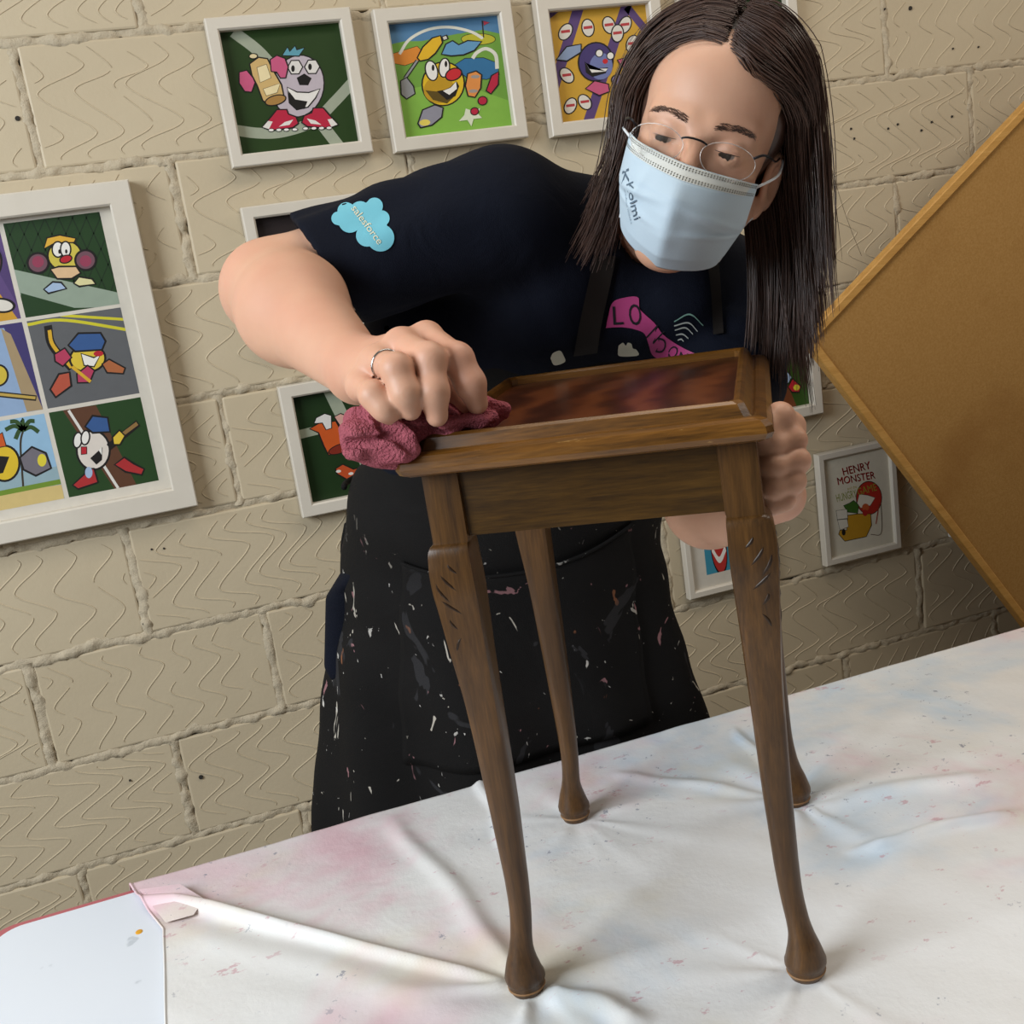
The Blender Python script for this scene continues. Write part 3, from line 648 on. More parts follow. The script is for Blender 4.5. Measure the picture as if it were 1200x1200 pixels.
V = [bp(fw-.002, fw-.002, BY+.007), bp(LA-fw+.002, fw-.002, BY+.007), bp(LA-fw+.002, LB-fw+.002, BY+.007), bp(fw-.002, LB-fw+.002, BY+.007)]; V += [(x, BY+.017, z) for x, y, z in V]
link('cork_sheet', pyd('cork_sheet', V, [(3, 2, 1, 0), (4, 5, 6, 7), (0, 1, 5, 4), (1, 2, 6, 5), (2, 3, 7, 6), (3, 0, 4, 7)]), k.m, board)
ck = empty('cable_clip', (1.642, WY, .565)); tag(ck, 'small white plastic wall clip half hidden behind the cork board', 'wall clip')
link('clip_body', box_mesh('clip_body', 1.633, 1.645, WY-.022, WY-.001, .562, .624, .003, 2), flat('dcd8d0', .4), ck)
link('clip_arm', box_mesh('clip_arm', 1.645, 1.668, WY-.016, WY-.001, .586, .604, .003, 2), flat('4b4640', .5), ck)

# ================================================================== SMALL TABLE
tfoot = {k_: np.array([v[0], v[1], BZ]) for k_, v in footp.items()}
ttop = {'FL': np.array([.2021, .8496, 1.16]), 'FR': np.array([.4038, .7382, 1.16]), 'BL': np.array([.3503, 1.105, 1.16]), 'BR': np.array([.562, 1.0053, 1.16])}
def tcol(k_, z): return tfoot[k_]+(ttop[k_]-tfoot[k_])*(z-BZ)/.46
def TP(s, t, z):
    s = (s+1)/2; t = (t+1)/2
    return (1-t)*((1-s)*tcol('FL', z)+s*tcol('FR', z))+t*((1-s)*tcol('BL', z)+s*tcol('BR', z))
HS, HT = .1157, .1515
tb = empty('side_table', TP(0, 0, BZ)); tag(tb, 'dark wooden side table with four cabriole legs, standing on the stained sheet', 'side table')
W_MOLD = wood_mat('worn_brown_moulding', '40270a', '6c4516', '8a5c24', 'x', .28, 'b08a52', 1.0, .64, .44)
W_RAIL = wood_mat('brown_rail_wood', '2b1a06', '48300d', '5e4015', 'x', .32, yaw=.44)
W_LEG = wood_mat('brown_leg_wood', '35210d', '533719', '6c4922', 'z', .32, '8c6a42', 1.0, .70)
k = NT('mahogany_veneer', .3, .5)
vv = k.mapped((1, 1, 1), (-.38, -.92, 0), (0, 0, .43))
wv = k.n('ShaderNodeTexWave', {'Vector': vv, 'Scale': 6.0, 'Distortion': 5.0, 'Detail': 4.0, 'Detail Scale': 2.0}, wave_type='RINGS', rings_direction='Z').outputs[1]
fi = k.noise(60, k.mapped((3, 14, 1), rot=(0, 0, .43)), 4)
c = k.ramp(k.math('ADD', k.math('MULTIPLY', wv, .45), k.math('MULTIPLY', fi, .55)), [(.2, lin('3a1c10')), (.5, lin('572c17')), (.85, lin('784222'))])
c = k.mix(k.math('MULTIPLY', k.step(k.noise(7), .5, .75), .5), c, lin('4c3a38')); k.base(c); k.bump(fi, .1, .0005); VEN = k.m
# moulded edge: profile swept round the rectangle (offset inwards from outer edge, z)
prof = [(.034, 1.1805), (.006, 1.1805), (.002, 1.1825), (.0, 1.187), (.0008, 1.192), (.004, 1.1965), (.009, 1.1985), (.0125, 1.1988), (.0135, 1.1972), (.0155, 1.1978), (.017, 1.2015), (.0195, 1.2075), (.0225, 1.2095), (.0255, 1.2095), (.0275, 1.207), (.0282, 1.201), (.0282, 1.196)]
def ring_pts(d, z):
    s = 1.25-d/HS; t = 1.25-d/HT; ch = .005
    pts = []
    for (sa, sb) in ((-1, -1), (1, -1), (1, 1), (-1, 1)):
        cs, ct = ch/HS, ch/HT
        two = [(sa*s, sb*(t-ct)), (sa*(s-cs), sb*t)]
        if sa*sb > 0: pass
        else: two = two[::-1]
        pts += two
    return [TP(a_, b_, z) for a_, b_ in pts]
sides_ = [(0, 7), (1, 2), (3, 4), (5, 6)]
ring = np.array([ring_pts(d, z) for d, z in prof])          # n,8,3
n_ = len(prof); V = ring.reshape(-1, 3); F = []
for i in range(n_-1):
    for j in range(8): F.append((i*8+j, i*8+(j+1) % 8, (i+1)*8+(j+1) % 8, (i+1)*8+j))
ml = link('edge_moulding', pyd('edge_moulding', V, F), W_MOLD, tb)
md = ml.modifiers.new('b', 'BEVEL'); md.width = .0012; md.segments = 2; md.limit_method = 'ANGLE'; md.angle_limit = math.radians(50)
s = 1.25-.0275/HS; t = 1.25-.0275/HT
pv = [TP(a_*s, b_*t, z_) for z_ in (1.1825, 1.2015) for a_, b_ in ((-1, -1), (1, -1), (1, 1), (-1, 1))]
link('table_panel', pyd('table_panel', pv, [(3, 2, 1, 0), (4, 5, 6, 7), (0, 1, 5, 4), (1, 2, 6, 5), (2, 3, 7, 6), (3, 0, 4, 7)]), VEN, tb)
# rails
def rail(a0, b0, a1, b1, inn):
    V = []
    for z_ in (1.1245, 1.182):
        for f_ in (0, 1):
            for (a_, b_) in ((a0, b0), (a1, b1)): V.append(TP(a_*(1 if abs(a_) < 2 else 1), b_, z_)+np.array([0, 0, 0]) if f_ == 0 else TP(a_+inn[0], b_+inn[1], z_))
    return pyd('rail', V, [(0, 1, 3, 2), (6, 7, 5, 4), (0, 4, 5, 1), (2, 3, 7, 6), (0, 2, 6, 4), (1, 5, 7, 3)])
q = 1.065
for (a0, b0, a1, b1, inn) in ((-.95, -q, .95, -q, (0, .11)), (-.95, q, .95, q, (0, -.11)), (-q-.02, -.95, -q-.02, .95, (.13, 0)), (q+.02, -.95, q+.02, .95, (-.13, 0))):
    link('rail', rail(a0, b0, a1, b1, inn), W_RAIL, tb)
# cabriole legs
st = [  # z, half, outward shift, squareness(1 square..0 round)
    (1.1815, .0150, .000, 1), (1.123, .0150, .000, 1), (1.1205, .0148, .0005, 1), (1.1185, .0163, .0018, .95), (1.105, .0180, .0030, .9), (1.085, .0186, .0028, .85), (1.062, .0176, .0018, .75), (1.03, .0162, .0008, .55), (.99, .0145, -.001, .35),
    (.93, .0130, -.0025, .2), (.87, .0118, -.0035, .1), (.81, .0105, -.0035, 0), (.775, .0097, -.002, 0), (.755, .0098, .0005, 0), (.742, .0112, .0025, 0), (.731, .0140, .0035, 0), (.721, .0166, .0035, 0), (.7135, .0178, .0030, 0), (.7115, .0165, .0030, 0), (.706, .0162, .0028, 0), (.7005, .0140, .0025, 0)]
Zs = np.array([q_[0] for q_ in st])
zz_ = np.concatenate([np.linspace(st[i][0], st[i+1][0], 5 if 3 <= i <= 15 else 2, endpoint=False) for i in range(len(st)-1)]+[[st[-1][0]]])
UU = (tcol('FR', 1.0)-tcol('FL', 1.0)); UU /= np.linalg.norm(UU); VV2 = (tcol('BL', 1.0)-tcol('FL', 1.0)); VV2 /= np.linalg.norm(VV2)
def smooth_interp(z, col):
    xs_ = -Zs; ys_ = np.array([q_[col] for q_ in st]); m = np.gradient(ys_, xs_)
    i = int(np.clip(np.searchsorted(xs_, -z)-1, 0, len(xs_)-2)); h = xs_[i+1]-xs_[i]; t = (-z-xs_[i])/h
    if z > 1.117: return ys_[i]+(ys_[i+1]-ys_[i])*t
    d = (ys_[i+1]-ys_[i]); mm = [np.clip(m[i]*h, -3*abs(d), 3*abs(d)), np.clip(m[i+1]*h, -3*abs(d), 3*abs(d))]
    return (2*t**3-3*t*t+1)*ys_[i]+(t**3-2*t*t+t)*mm[0]+(-2*t**3+3*t*t)*ys_[i+1]+(t**3-t*t)*mm[1]
NS = 28
for kk, sa, sb in (('FL', -1, -1), ('FR', 1, -1), ('BL', -1, 1), ('BR', 1, 1)):
    P = np.zeros((NS, len(zz_), 3)); od = (sa*UU+sb*VV2); od /= np.linalg.norm(od)
    for j, z in enumerate(zz_):
        hf, sh_, sq = (smooth_interp(z, c_) for c_ in (1, 2, 3))
        ax_c = tcol(kk, z)+od*sh_*1.2
        for i in range(NS):
            a_ = 2*math.pi*(i+.5)/NS; cx, cy = math.cos(a_), math.sin(a_); e = 2+max(0, sq)*14
            rr_ = (abs(cx)**e+abs(cy)**e)**(-1/e)
            P[i, j] = ax_c+(UU*cx+VV2*cy)*hf*rr_
    me = grid_mesh('leg', P[::-1], True)
    bm = bmesh.new(); bm.from_mesh(me); bmesh.ops.holes_fill(bm, edges=bm.edges); bmesh.ops.recalc_face_normals(bm, faces=bm.faces); bm.to_mesh(me); bm.free()
    lg = link('leg', me, W_LEG, tb, True)
    md = lg.modifiers.new('e', 'EDGE_SPLIT'); md.split_angle = math.radians(42)
    lb = link('worn_foot_rim', pyd('worn_foot_rim', *tube_arrays([tcol(kk, .7065)+od*.0034+(UU*math.cos(a_)+VV2*math.sin(a_))*.0156 for a_ in np.linspace(0, 6.2832, 25)], .0014, 6, False)), flat('8f6a45', .6), lg, True)
    # carved leaf gouges on the outer faces of the knees
    if kk in ('FL', 'FR', 'BL', 'BR'):
        for face in (0, 1):
            nrm = -VV2*(-sb) if face == 0 else UU*sa
            lat = UU*sa if face == 0 else VV2*sb
            strokes = [(.55, 1.102, -.45, 1.078), (.75, 1.094, .0, 1.068), (.8, 1.080, -.55, 1.058), (.5, 1.062, .0, 1.046), (-.1, 1.046, .55, 1.026), (.1, 1.108, -.55, 1.094)]
            prt = []
            for (l0, z0, l1, z1) in strokes:
                pth = []
                for t_ in np.linspace(0, 1, 7):
                    z = z0+(z1-z0)*t_; hf, sh_, sq = (smooth_interp(z, c_) for c_ in (1, 2, 3)); l = l0+(l1-l0)*t_+.18*math.sin(t_*math.pi)
                    e = 2+max(0, sq)*14; d_ = (max(0, 1-abs(l)**e))**(1/e)
                    pth.append(tcol(kk, z)+od*sh_*1.2+(nrm*d_+lat*l)*hf-nrm*.0011)
                prt.append(tube_arrays(pth, [.0002, .0010, .0016, .0018, .0016, .0010, .0002], 6))
            link('carved_leaf', pyd('carved_leaf', *merge(prt)), flat('2a1806', .4), lg, True)

# ================================================================== PERSON
SKIN = NT('skin', .48, .4)
nn = SKIN.noise(22, detail=4); n5 = SKIN.noise(5, detail=3)
c = SKIN.mix(nn, lin('c8977b'), lin('d9ab8f')); c = SKIN.mix(SKIN.math('MULTIPLY', SKIN.step(n5, .45, .7), .5), c, lin('cc8f78'))
SKIN.base(c); SKIN.b.inputs['Subsurface Weight'].default_value = .12; SKIN.b.inputs['Subsurface Radius'].default_value = (.012, .005, .003); SKIN.b.inputs['Subsurface Scale'].default_value = .4
SKIN.bump(SKIN.noise(420, detail=3), .12, .0006); SKIN = SKIN.m

HS_ = .94
HT_ = np.array([[-.8087, -.5103, .2924], [.4776, -.8599, -.1800], [.3433, -.0059, .9392]])
HT_, _r = np.linalg.qr(HT_); HT_ = HT_*np.sign(np.diag(_r))
HO = np.array([.549, 1.0179, 1.4075])
HT_ = np.array(Matrix.Rotation(math.radians(4.0), 3, Vector(CM[2])) @ Matrix([list(r_) for r_ in HT_]))
def hl(p): return HO+HT_@(np.array(p, float)*HS_)          # head local (x her right, y forward, z up) to world

def head_sdf(W):
    P = (W-HO)@HT_/HS_
    d = s_el(P, (0, -.014, .040), (.073, .092, .086))
    d = smin(d, s_el(P, (0, .040, .058), (.058, .042, .046)), .03)
    d = smin(d, s_el(P, (0, .030, -.030), (.060, .060, .085)), .03)
    for s in (-1, 1):
        d = smin(d, s_rc(P, (s*.050, .005, -.050), (s*.012, .070, -.102), .020, .018), .025)
        d = smin(d, s_el(P, (s*.044, .052, -.030), (.021, .020, .018)), .02)
        d = smin(d, s_rc(P, (s*.044, .066, .020), (s*.012, .081, .017), .009, .009), .014)
    d = smin(d, s_el(P, (0, .080, -.104), (.020, .016, .016)), .02)
    for s in (-1, 1): d = smax(d, -s_el(P, (s*.032, .095, .0), (.018, .016, .012)), .010)
    d = smin(d, s_rc(P, (0, .082, .010), (0, .107, -.038), .0068, .0105), .012)
    for s in (-1, 1):
        d = smin(d, s_el(P, (s*.012, .098, -.042), (.0085, .011, .008)), .008)
        d = smin(d, s_el(P, (s*.032, .0705, .001), (.0158, .0142, .0138)), .004)
        d = smax(d, -s_el(P, (s*.032, .086, -.0032), (.0128, .009, .0020)), .0012)
    d = smin(d, s_rc(P, (-.018, .086, -.072), (.018, .086, -.072), .006, .006), .01)
    for s in (-1, 1):
        R = np.array([[math.cos(.35*s), -math.sin(.35*s), 0], [math.sin(.35*s), math.cos(.35*s), 0], [0, 0, 1]])
        e = s_el(P, (s*.079, -.014, -.012), (.0065, .020, .031), R); e = smax(e, -s_el(P, (s*.088, -.007, -.010), (.012, .011, .020), R), .005)
        e = smin(e, s_el(P, (s*.073, -.003, -.043), (.006, .008, .010)), .008); d = smin(d, e, .006)
    return d*HS_

SHR = atd(585, 250, 1.15); ELR = atd(316, 338, 1.14); WRR = atd(420, 434, .945)
SHL = atd(872, 350, 1.28); ELL = atd(832, 590, 1.15); WRL = atd(914, 582, .975)
NB = np.array([.535, 1.165, 1.335])
# torso stations: z, cx, cy, half width, half depth
TS = np.array([(.70, .375, 1.43, .215, .135), (.82, .364, 1.430, .236, .130), (.92, .372, 1.415, .226, .130), (1.0, .395, 1.385, .190, .130), (1.08, .415, 1.35, .182, .128), (1.16, .445, 1.305, .182, .125), (1.24, .475, 1.255, .180, .118), (1.30, .495, 1.215, .165, .100), (1.34, .51, 1.19, .12, .075), (1.375, .52, 1.17, .07, .05)])
YAW = -.24; TU = np.array([math.cos(YAW), math.sin(YAW)]); TW = np.array([-math.sin(YAW), math.cos(YAW)])
def torso_sdf(P, grow=0.0, zlo=.72):
    z = np.clip(P[:, 2], TS[0, 0], TS[-1, 0]); cx, cy, a, b = (np.interp(z, TS[:, 0], TS[:, i]) for i in (1, 2, 3, 4))
    q = P[:, :2]-np.stack([cx, cy], 1); x = q@TU; y = q@TW; a = a+grow; b = b+grow
    k0 = np.sqrt((x/a)**2+(y/b)**2)+1e-9; k1 = np.sqrt((x/a**2)**2+(y/b**2)**2)+1e-9
    d = k0*(k0-1)/k1*.88
    return smax(smax(d, P[:, 2]-1.375-grow, .03), zlo-P[:, 2], .004)
tcen = np.array([.43, 1.32, 1.05])

# ---- body: one continuous skin surface
body = Field()
body.fn(head_sdf, HO, .165, .012)
body.rc(hl((0, -.022, -.055)), NB, .047, .055, .03)
body.fn(lambda P: torso_sdf(P, -.016-.045*np.clip((1.14-P[:, 2])*9, 0, 1), .90), tcen, .42, .04)
body.rc(NB+[0, .02, -.01], SHR+[.02, .01, -.01], .04, .042, .04); body.rc(NB+[0, .02, -.02], SHL, .04, .042, .04)
# right arm
body.rc(SHR, ELR, .052, .046, .02)
fm = ELR+(WRR-ELR)*.30
body.rc(ELR, fm, .0455, .049, .02); body.rc(fm, WRR, .049, .0265, .03)
body.el(ELR+(ELR-fm)*.28+np.array([-.006, .01, -.012]), (.026, .026, .026), .03)
# left arm
body.rc(SHL, ELL, .050, .044, .02)
fm2 = ELL+(WRL-ELL)*.3
body.rc(ELL, fm2, .040, .036, .02); body.rc(fm2, WRL, .036, .0225, .03)
body.el(ELL+(ELL-fm2)*.15, (.028, .028, .028), .03)
def finger_fn(chain, rads):
    pts = [np.asarray(p) for p in chain]
    def f(P):
        d = s_rc(P, pts[0], pts[1], rads[0], rads[1])
        for i in range(1, len(pts)-1): d = smin(d, s_rc(P, pts[i], pts[i+1], rads[i], rads[i+1]), .009)
        for i in range(1, len(pts)-1): d = smin(d, np.linalg.norm(P-pts[i], axis=1)-rads[i]*1.01, .004)
        return d
    A = np.array(pts); c_ = (A.max(0)+A.min(0))/2
    return f, c_, np.linalg.norm(A-c_, axis=1).max()+max(rads)
def hand(wr, mcps, fingers, thumb, thick=1.0, kp=.02, kf=.005):
    fk = []
    # palm
    def palm(P):
        d = None
        for i, m in enumerate(mcps):
            v = s_rc(P, wr+(mcps[i]-wr)*.12, m, .0175*thick, .0118*thick); d = v if d is None else smin(d, v, .014)
        for i in range(3): d = smin(d, s_rc(P, mcps[i], mcps[i+1], .0105, .0105), .006)
        for m in mcps: d = smin(d, np.linalg.norm(P-m, axis=1)-.0122, .004)
        return d
    A = np.array(list(mcps)+[wr]); c_ = A.mean(0); body.fn(palm, c_, np.linalg.norm(A-c_, axis=1).max()+.02, kp)
    fs = [finger_fn(*q_) for q_ in fingers]
    def allf(P):
        d = fs[0][0](P)
        for g in fs[1:]: d = smin(d, g[0](P), .0012)
        return d
    C = np.array([g[1] for g in fs]).mean(0); Rr = max(np.linalg.norm(g[1]-C)+g[2] for g in fs)
    body.fn(allf, C, Rr, kf)
    tf = finger_fn(*thumb); body.fn(tf[0], tf[1], tf[2], .008)
# right hand pressing the rag (index, middle, ring, little)
mR = [atd(500, 396, .893), atd(470, 404, .882), atd(441, 424, .877), atd(424, 452, .878)]
FR_ = [([mR[0], atd(536, 421, .858), atd(551, 449, .858), atd(559, 473, .866)], [.0126, .0114, .0106, .0088]),
       ([mR[1], atd(504, 421, .844), atd(508, 459, .840), atd(512, 487, .848)], [.0126, .0114, .0106, .0088]),
       ([mR[2], atd(465, 432, .836), atd(475, 460, .834), atd(481, 480, .842)], [.0120, .0108, .0102, .0085]),
       ([mR[3], atd(438, 463, .842), atd(451, 478, .840), atd(460, 488, .848)], [.0105, .0098, .0088, .0076])]
hand(WRR, mR, FR_, ([WRR+(mR[0]-WRR)*.3+np.array([.004, .006, -.012]), atd(492, 440, .905), atd(525, 458, .89), atd(545, 478, .885)], [.016, .0135, .0115, .009]))
# left hand gripping the table behind the front right leg
mL = [atd(924, 518, .916), atd(927, 540, .914), atd(923, 562, .914), atd(912, 582, .916)]
FL_ = [([mL[0], atd(930, 516, .876), atd(905, 522, .868), atd(880, 527, .874)], [.0088, .0088, .0082, .0074]),
       ([mL[1], atd(934, 540, .872), atd(907, 547, .866), atd(880, 552, .874)], [.0088, .0088, .0082, .0074]),
       ([mL[2], atd(929, 564, .872), atd(906, 571, .868), atd(882, 575, .876)], [.0086, .0086, .0080, .0072]),
       ([mL[3], atd(918, 585, .876), atd(902, 591, .876), atd(886, 594, .884)], [.0080, .0078, .0072, .0064])]
hand(WRL, mL, FL_, ([WRL+(mL[0]-WRL)*.55, atd(926, 500, .895), atd(914, 488, .878), atd(892, 505, .862)], [.0115, .0104, .0096, .0080]), .72, .006, .0015)
person = empty('person', (.385, 1.43, 0)); tag(person, 'person in navy T-shirt, paint-spotted black apron and blue face mask wiping the table', 'person')
bd = link('body', body.mesh('body', .0022), SKIN, person, True)

# ---- eyes, brows
EYE = NT('eye_white', .15); EYE.base(lin('a79c94')); IRI = flat('3d352e', .1)
for s in (-1, 1):
    cen = np.array([s*.032, .0705, .001]); bm = bmesh.new(); bmesh.ops.create_uvsphere(bm, u_segments=20, v_segments=14, radius=.0132*HS_, matrix=Matrix.Translation(hl(cen)))
    me = bpy.data.meshes.new('eyeball'); bm.to_mesh(me); bm.free(); eb = link('eyeball', me, EYE.m, person, True)
    dirv = np.array([.16, .95, -.27]); dirv /= np.linalg.norm(dirv)
    u_ = np.cross(dirv, [0, 0, 1]); u_ /= np.linalg.norm(u_); w_ = np.cross(dirv, u_); V = [hl(cen+dirv*.0134)]
    for a_ in np.linspace(0, 6.2832, 17)[:-1]: V.append(hl(cen+(dirv*.0122+(u_*math.cos(a_)+w_*math.sin(a_))*.0066)))
    link('iris', pyd('iris', V, [(0, i+1, (i+1) % 16+1) for i in range(16)]), IRI, eb, True)
HAIRM = NT('dark_brown_hair', .36, .5)
_hr = HAIRM.noise(40, detail=2); HAIRM.base(HAIRM.mix(_hr, lin('2c1c16'), lin('5c4236')));
HAIRM.b.inputs['Anisotropic'].default_value = .3; HAIRM = HAIRM.m
bvh_body = bvh_of(bd)
def on_face(x, z, off=.0008):
    o_ = hl((x, .2, z)); d_ = HT_@np.array([0, -1., 0]); h = bvh_body.ray_cast(Vector(o_), Vector(d_))
    return (np.array(h[0])-d_*off) if h[0] is not None else hl((x, .08, z))
for s in (-1, 1):
    prt = []
    for i in range(90):
        u_ = random.random(); x = s*(.013+.036*u_); z = .0185+.006*math.sin(u_*2.4)-.003*u_+random.uniform(-.0036, .0036)*(1-.5*u_)
        l = .007; p0 = on_face(x, z); p1 = on_face(x+s*l*.5, z+.0016, .0012); p2 = on_face(x+s*l, z+.001*(1-2*u_))
        prt.append(tube_arrays([p0, p1, p2], [.00028, .00024, .0001], 3, False))
    link('eyebrow', pyd('eyebrow', *merge(prt)), HAIRM, person)
    pth = [on_face(s*(.032+.0125*t_), -.0005-.0005*(1-t_*t_), .0009) for t_ in np.linspace(-1, 1, 9)]
    tube('eyelashes', pth, [.0002, .0003, .0004, .00045, .00045, .00045, .0004, .0003, .0002], HAIRM, person, 5)

# ---- ring
ra = FR_[2][0][0]; rb_ = FR_[2][0][1]; rc_ = ra+(rb_-ra)*.52; tdir = (rb_-ra)/np.linalg.norm(rb_-ra); u_ = np.cross(tdir, [0, 0, 1]); u_ /= np.linalg.norm(u_); w_ = np.cross(tdir, u_)
SIL = flat('c9c9c9', .2, metal=1)
rg = link('finger_ring', pyd('finger_ring', *tube_arrays([rc_+(u_*math.cos(a_)+w_*math.sin(a_))*.0118 for a_ in np.linspace(0, 6.2832, 33)], .0011, 8, False)), SIL, person, True)

# ---- T-shirt
NAVY = NT('navy_jersey', .85, .15); nv = NAVY.noise(8, detail=3); NAVY.base(NAVY.mix(nv, lin('090b14'), lin('0f1422'))); NAVY.bump(NAVY.math('ADD', NAVY.noise(900, detail=1), NAVY.math('MULTIPLY', NAVY.noise(14, detail=3, dist=1.5), 5)), .35, .002); NAVY = NAVY.m
HEM = atd(390, 327, 1.135); axR = (ELR-SHR)/np.linalg.norm(ELR-SHR)
hv = CM.T@np.array([105., 123., 0]); hv /= np.linalg.norm(hv); nR = axR-(axR@hv)*hv*.75; nR /= np.linalg.norm(nR)
axL = (ELL-SHL)/np.linalg.norm(ELL-SHL); HEML = SHL+(ELL-SHL)*.72
shirt = Field()
shirt.fn(lambda P: torso_sdf(P, .004-.010*np.clip((1.1-P[:, 2])*10, 0, 1), .80), tcen, .46, .04)
shirt.el(np.array([.425, 1.165, 1.285]), (.075, .07, .062), .05); shirt.el(np.array([.56, 1.135, 1.265]), (.075, .07, .06), .05)
shirt.rc(atd(480, 400, 1.26), atd(490, 490, 1.36), .055, .05, .07)
shirt.rc(NB+[0, .015, -.015], SHR+[.015, .005, -.006], .060, .060, .05); shirt.rc(NB+[0, .015, -.03], SHL, .050, .058, .05)
def sleeve(Sh, El, hem, n, r0, r1):
    def f(P):
        d = s_rc(P, Sh, El, r0, r1); ax = (El-Sh)/np.linalg.norm(El-Sh); t = (P-Sh)@ax
        d = d+.0022*np.sin(t*70+4*np.sin((P@np.array([20., 31, 17]))))*np.clip(t*8, 0, 1)
        d = smax(d, (P-hem)@n, .003)
        inner = np.maximum(s_rc(P, Sh, El, r0-.010, r1-.0095), -((P-hem)@n+.014))
        return smax(d, -inner, .002)
    return f
shirt.fn(sleeve(SHR, ELR, HEM, nR, .066, .0615), (SHR+ELR)/2, .25, .03)
shirt.fn(sleeve(SHL, ELL, HEML, axL, .060, .057), (SHL+ELL)/2, .22, .03)
shirt.rc(hl((0, -.02, -.03)), NB+(hl((0, -.02, -.06))-NB)*.12, .060, .060, .006, 's')
def sh_post(P, d):
    zc_ = np.clip(P[:, 2], TS[0, 0], TS[-1, 0]); yl = (P[:, :2]-np.stack([np.interp(zc_, TS[:, 0], TS[:, 1]), np.interp(zc_, TS[:, 0], TS[:, 2])], 1))@TW
    d = np.where(P[:, 2] < 1.03, smax(d, -(yl+.128-.10*np.clip((1.03-P[:, 2])*10, 0, 1)), .02), d)
    fold = .0035*np.sin(P[:, 2]*38+3.0*np.sin(P[:, 0]*13+P[:, 1]*9)+P[:, 0]*22)+.003*wob(P, 26, 4)
    return d+fold*np.clip((1.42-P[:, 2])*8, 0, 1)*.8*np.clip(-((P-HEM)@nR)*12-.5, .0, 1)
shirt.post = sh_post
ts = link('t_shirt', shirt.mesh('t_shirt', .0042), NAVY, person, True); ts['label'] = 'navy short-sleeved T-shirt with printed chest and sleeve'
bvh_sh = bvh_of(ts)
bvh_both = bvh_sh
def cast(x, y, off=.0012, tree=None):
    d = ray(x, y); d = d/np.linalg.norm(d); h = (tree or bvh_sh).ray_cast(Vector(CAMP), Vector(d))
    if h[0] is None: return None
    return np.array(h[0])-d*off
def fan_decal(name, outline, m, parent, off=.0012, rings=7):
    O = np.array(outline, float); O = O if len(O) > 60 else catmull(np.vstack([O, O[:1]]), 60)[:-1]; c_ = O.mean(0); V, F = [], []; n = len(O)
    last = cast(*c_, off); V.append(last)
    for r in range(1, rings+1):
        for p in O:
            q = cast(*(c_+(p-c_)*r/rings), off); q = last if q is None else q; last = q; V.append(q)
    for i in range(n): F.append((0, 1+(i+1) % n, 1+i))
    for r in range(rings-1):
        for i in range(n): a_ = 1+r*n+i; b_ = 1+r*n+(i+1) % n; F.append((a_, b_, b_+n, a_+n))
    return link(name, pyd(name, V, F), m, parent, True)
def strip_decal(name, top, bot, m, parent, off=.0012, n=40, k=8):
    A = catmull(top, n); B = catmull(bot, n); P = np.zeros((n, k, 3)); last = None
    for i in range(n):
        for j in range(k):
            q = cast(*(A[i]+(B[i]-A[i])*j/(k-1)), off); last = q if q is not None else last; P[i, j] = last
    return link(name, grid_mesh(name, P), m, parent, True)
def text_decal(name, s_, p0, p1, hgt, m, parent, off=.0018):
    V, F = text_mesh(s_); w = V[:, 0].max(); d = np.array(p1, float)-p0; up = np.array([d[1], -d[0]])/np.linalg.norm(d)*hgt; Q = []; last = np.zeros(3)
    for v in V:
        q = cast(*(np.array(p0)+d*(v[0]/w)+up*(v[1]/.7)), off); last = q if q is not None else last; Q.append(last)
    return link(name, pyd(name, Q, F), m, parent)
cl = []; cc_ = np.array([885., 245.])
for a_ in np.linspace(0, 2*math.pi, 121)[:-1]:
    d_ = np.array([math.cos(a_), math.sin(a_)]); best = 30
    for cx_, cy_, r_ in ((722, 205, 46), (775, 155, 58), (870, 160, 70), (965, 122, 56), (1012, 205, 54), (1005, 335, 92), (915, 320, 74), (800, 225, 76)):
        q_ = cc_-np.array([cx_, cy_]); b_ = q_@d_; c2 = q_@q_-r_*r_; dis = b_*b_-c2
        if dis > 0: best = max(best, -b_+math.sqrt(dis))
    cl.append(tuple(np.array([270., 220.])+(cc_+d_*best)/5.714))
fan_decal('sleeve_print', cl, flat('6cb5c4', .55), ts)
text_decal('sleeve_lettering', 'salesforce', (411, 244), (443, 287), 8.5, flat('d9d2b4', .55), ts)
c6 = lambda L: [(700+x/6, 330+y/6) for x, y in L]
PINK = flat('b04078', .6); BLK = flat('16141c', .8)
strip_decal('chest_print', c6([(60, 325), (75, 250), (105, 150), (180, 115), (285, 110), (300, 195), (400, 290), (470, 380), (600, 465), (720, 520)]), c6([(62, 326), (90, 324), (130, 321), (190, 322), (260, 335), (330, 365), (360, 440), (390, 520), (480, 560), (620, 580)]), PINK, ts)
for ch, a_, b_, hh in (('L', (100, 305), (185, 300), 22), ('O', (225, 310), (315, 300), 25), ('N', (335, 385), (395, 440), 20), ('D', (400, 495), (470, 510), 18), ('O', (480, 520), (540, 550), 15), ('N', (560, 560), (620, 575), 12)):
    text_decal('chest_lettering', ch, c6([a_])[0], c6([b_])[0], hh, BLK, ts)
for i, (x0_, y0_, x1_, y1_, x2_, y2_) in enumerate(((540, 282, 650, 230, 745, 310), (540, 312, 640, 290, 705, 350), (545, 342, 620, 325, 672, 370), (552, 376, 600, 370, 640, 400), (565, 412, 590, 405, 606, 420))):
    strip_decal('chest_arc', c6([(x0_, y0_-4), (x1_, y1_-5), (x2_, y2_-4)]), c6([(x0_, y0_+4), (x1_, y1_+6), (x2_, y2_+4)]), flat('7fa79a' if i == 0 else 'b8bdb8', .6), ts, n=16, k=2)
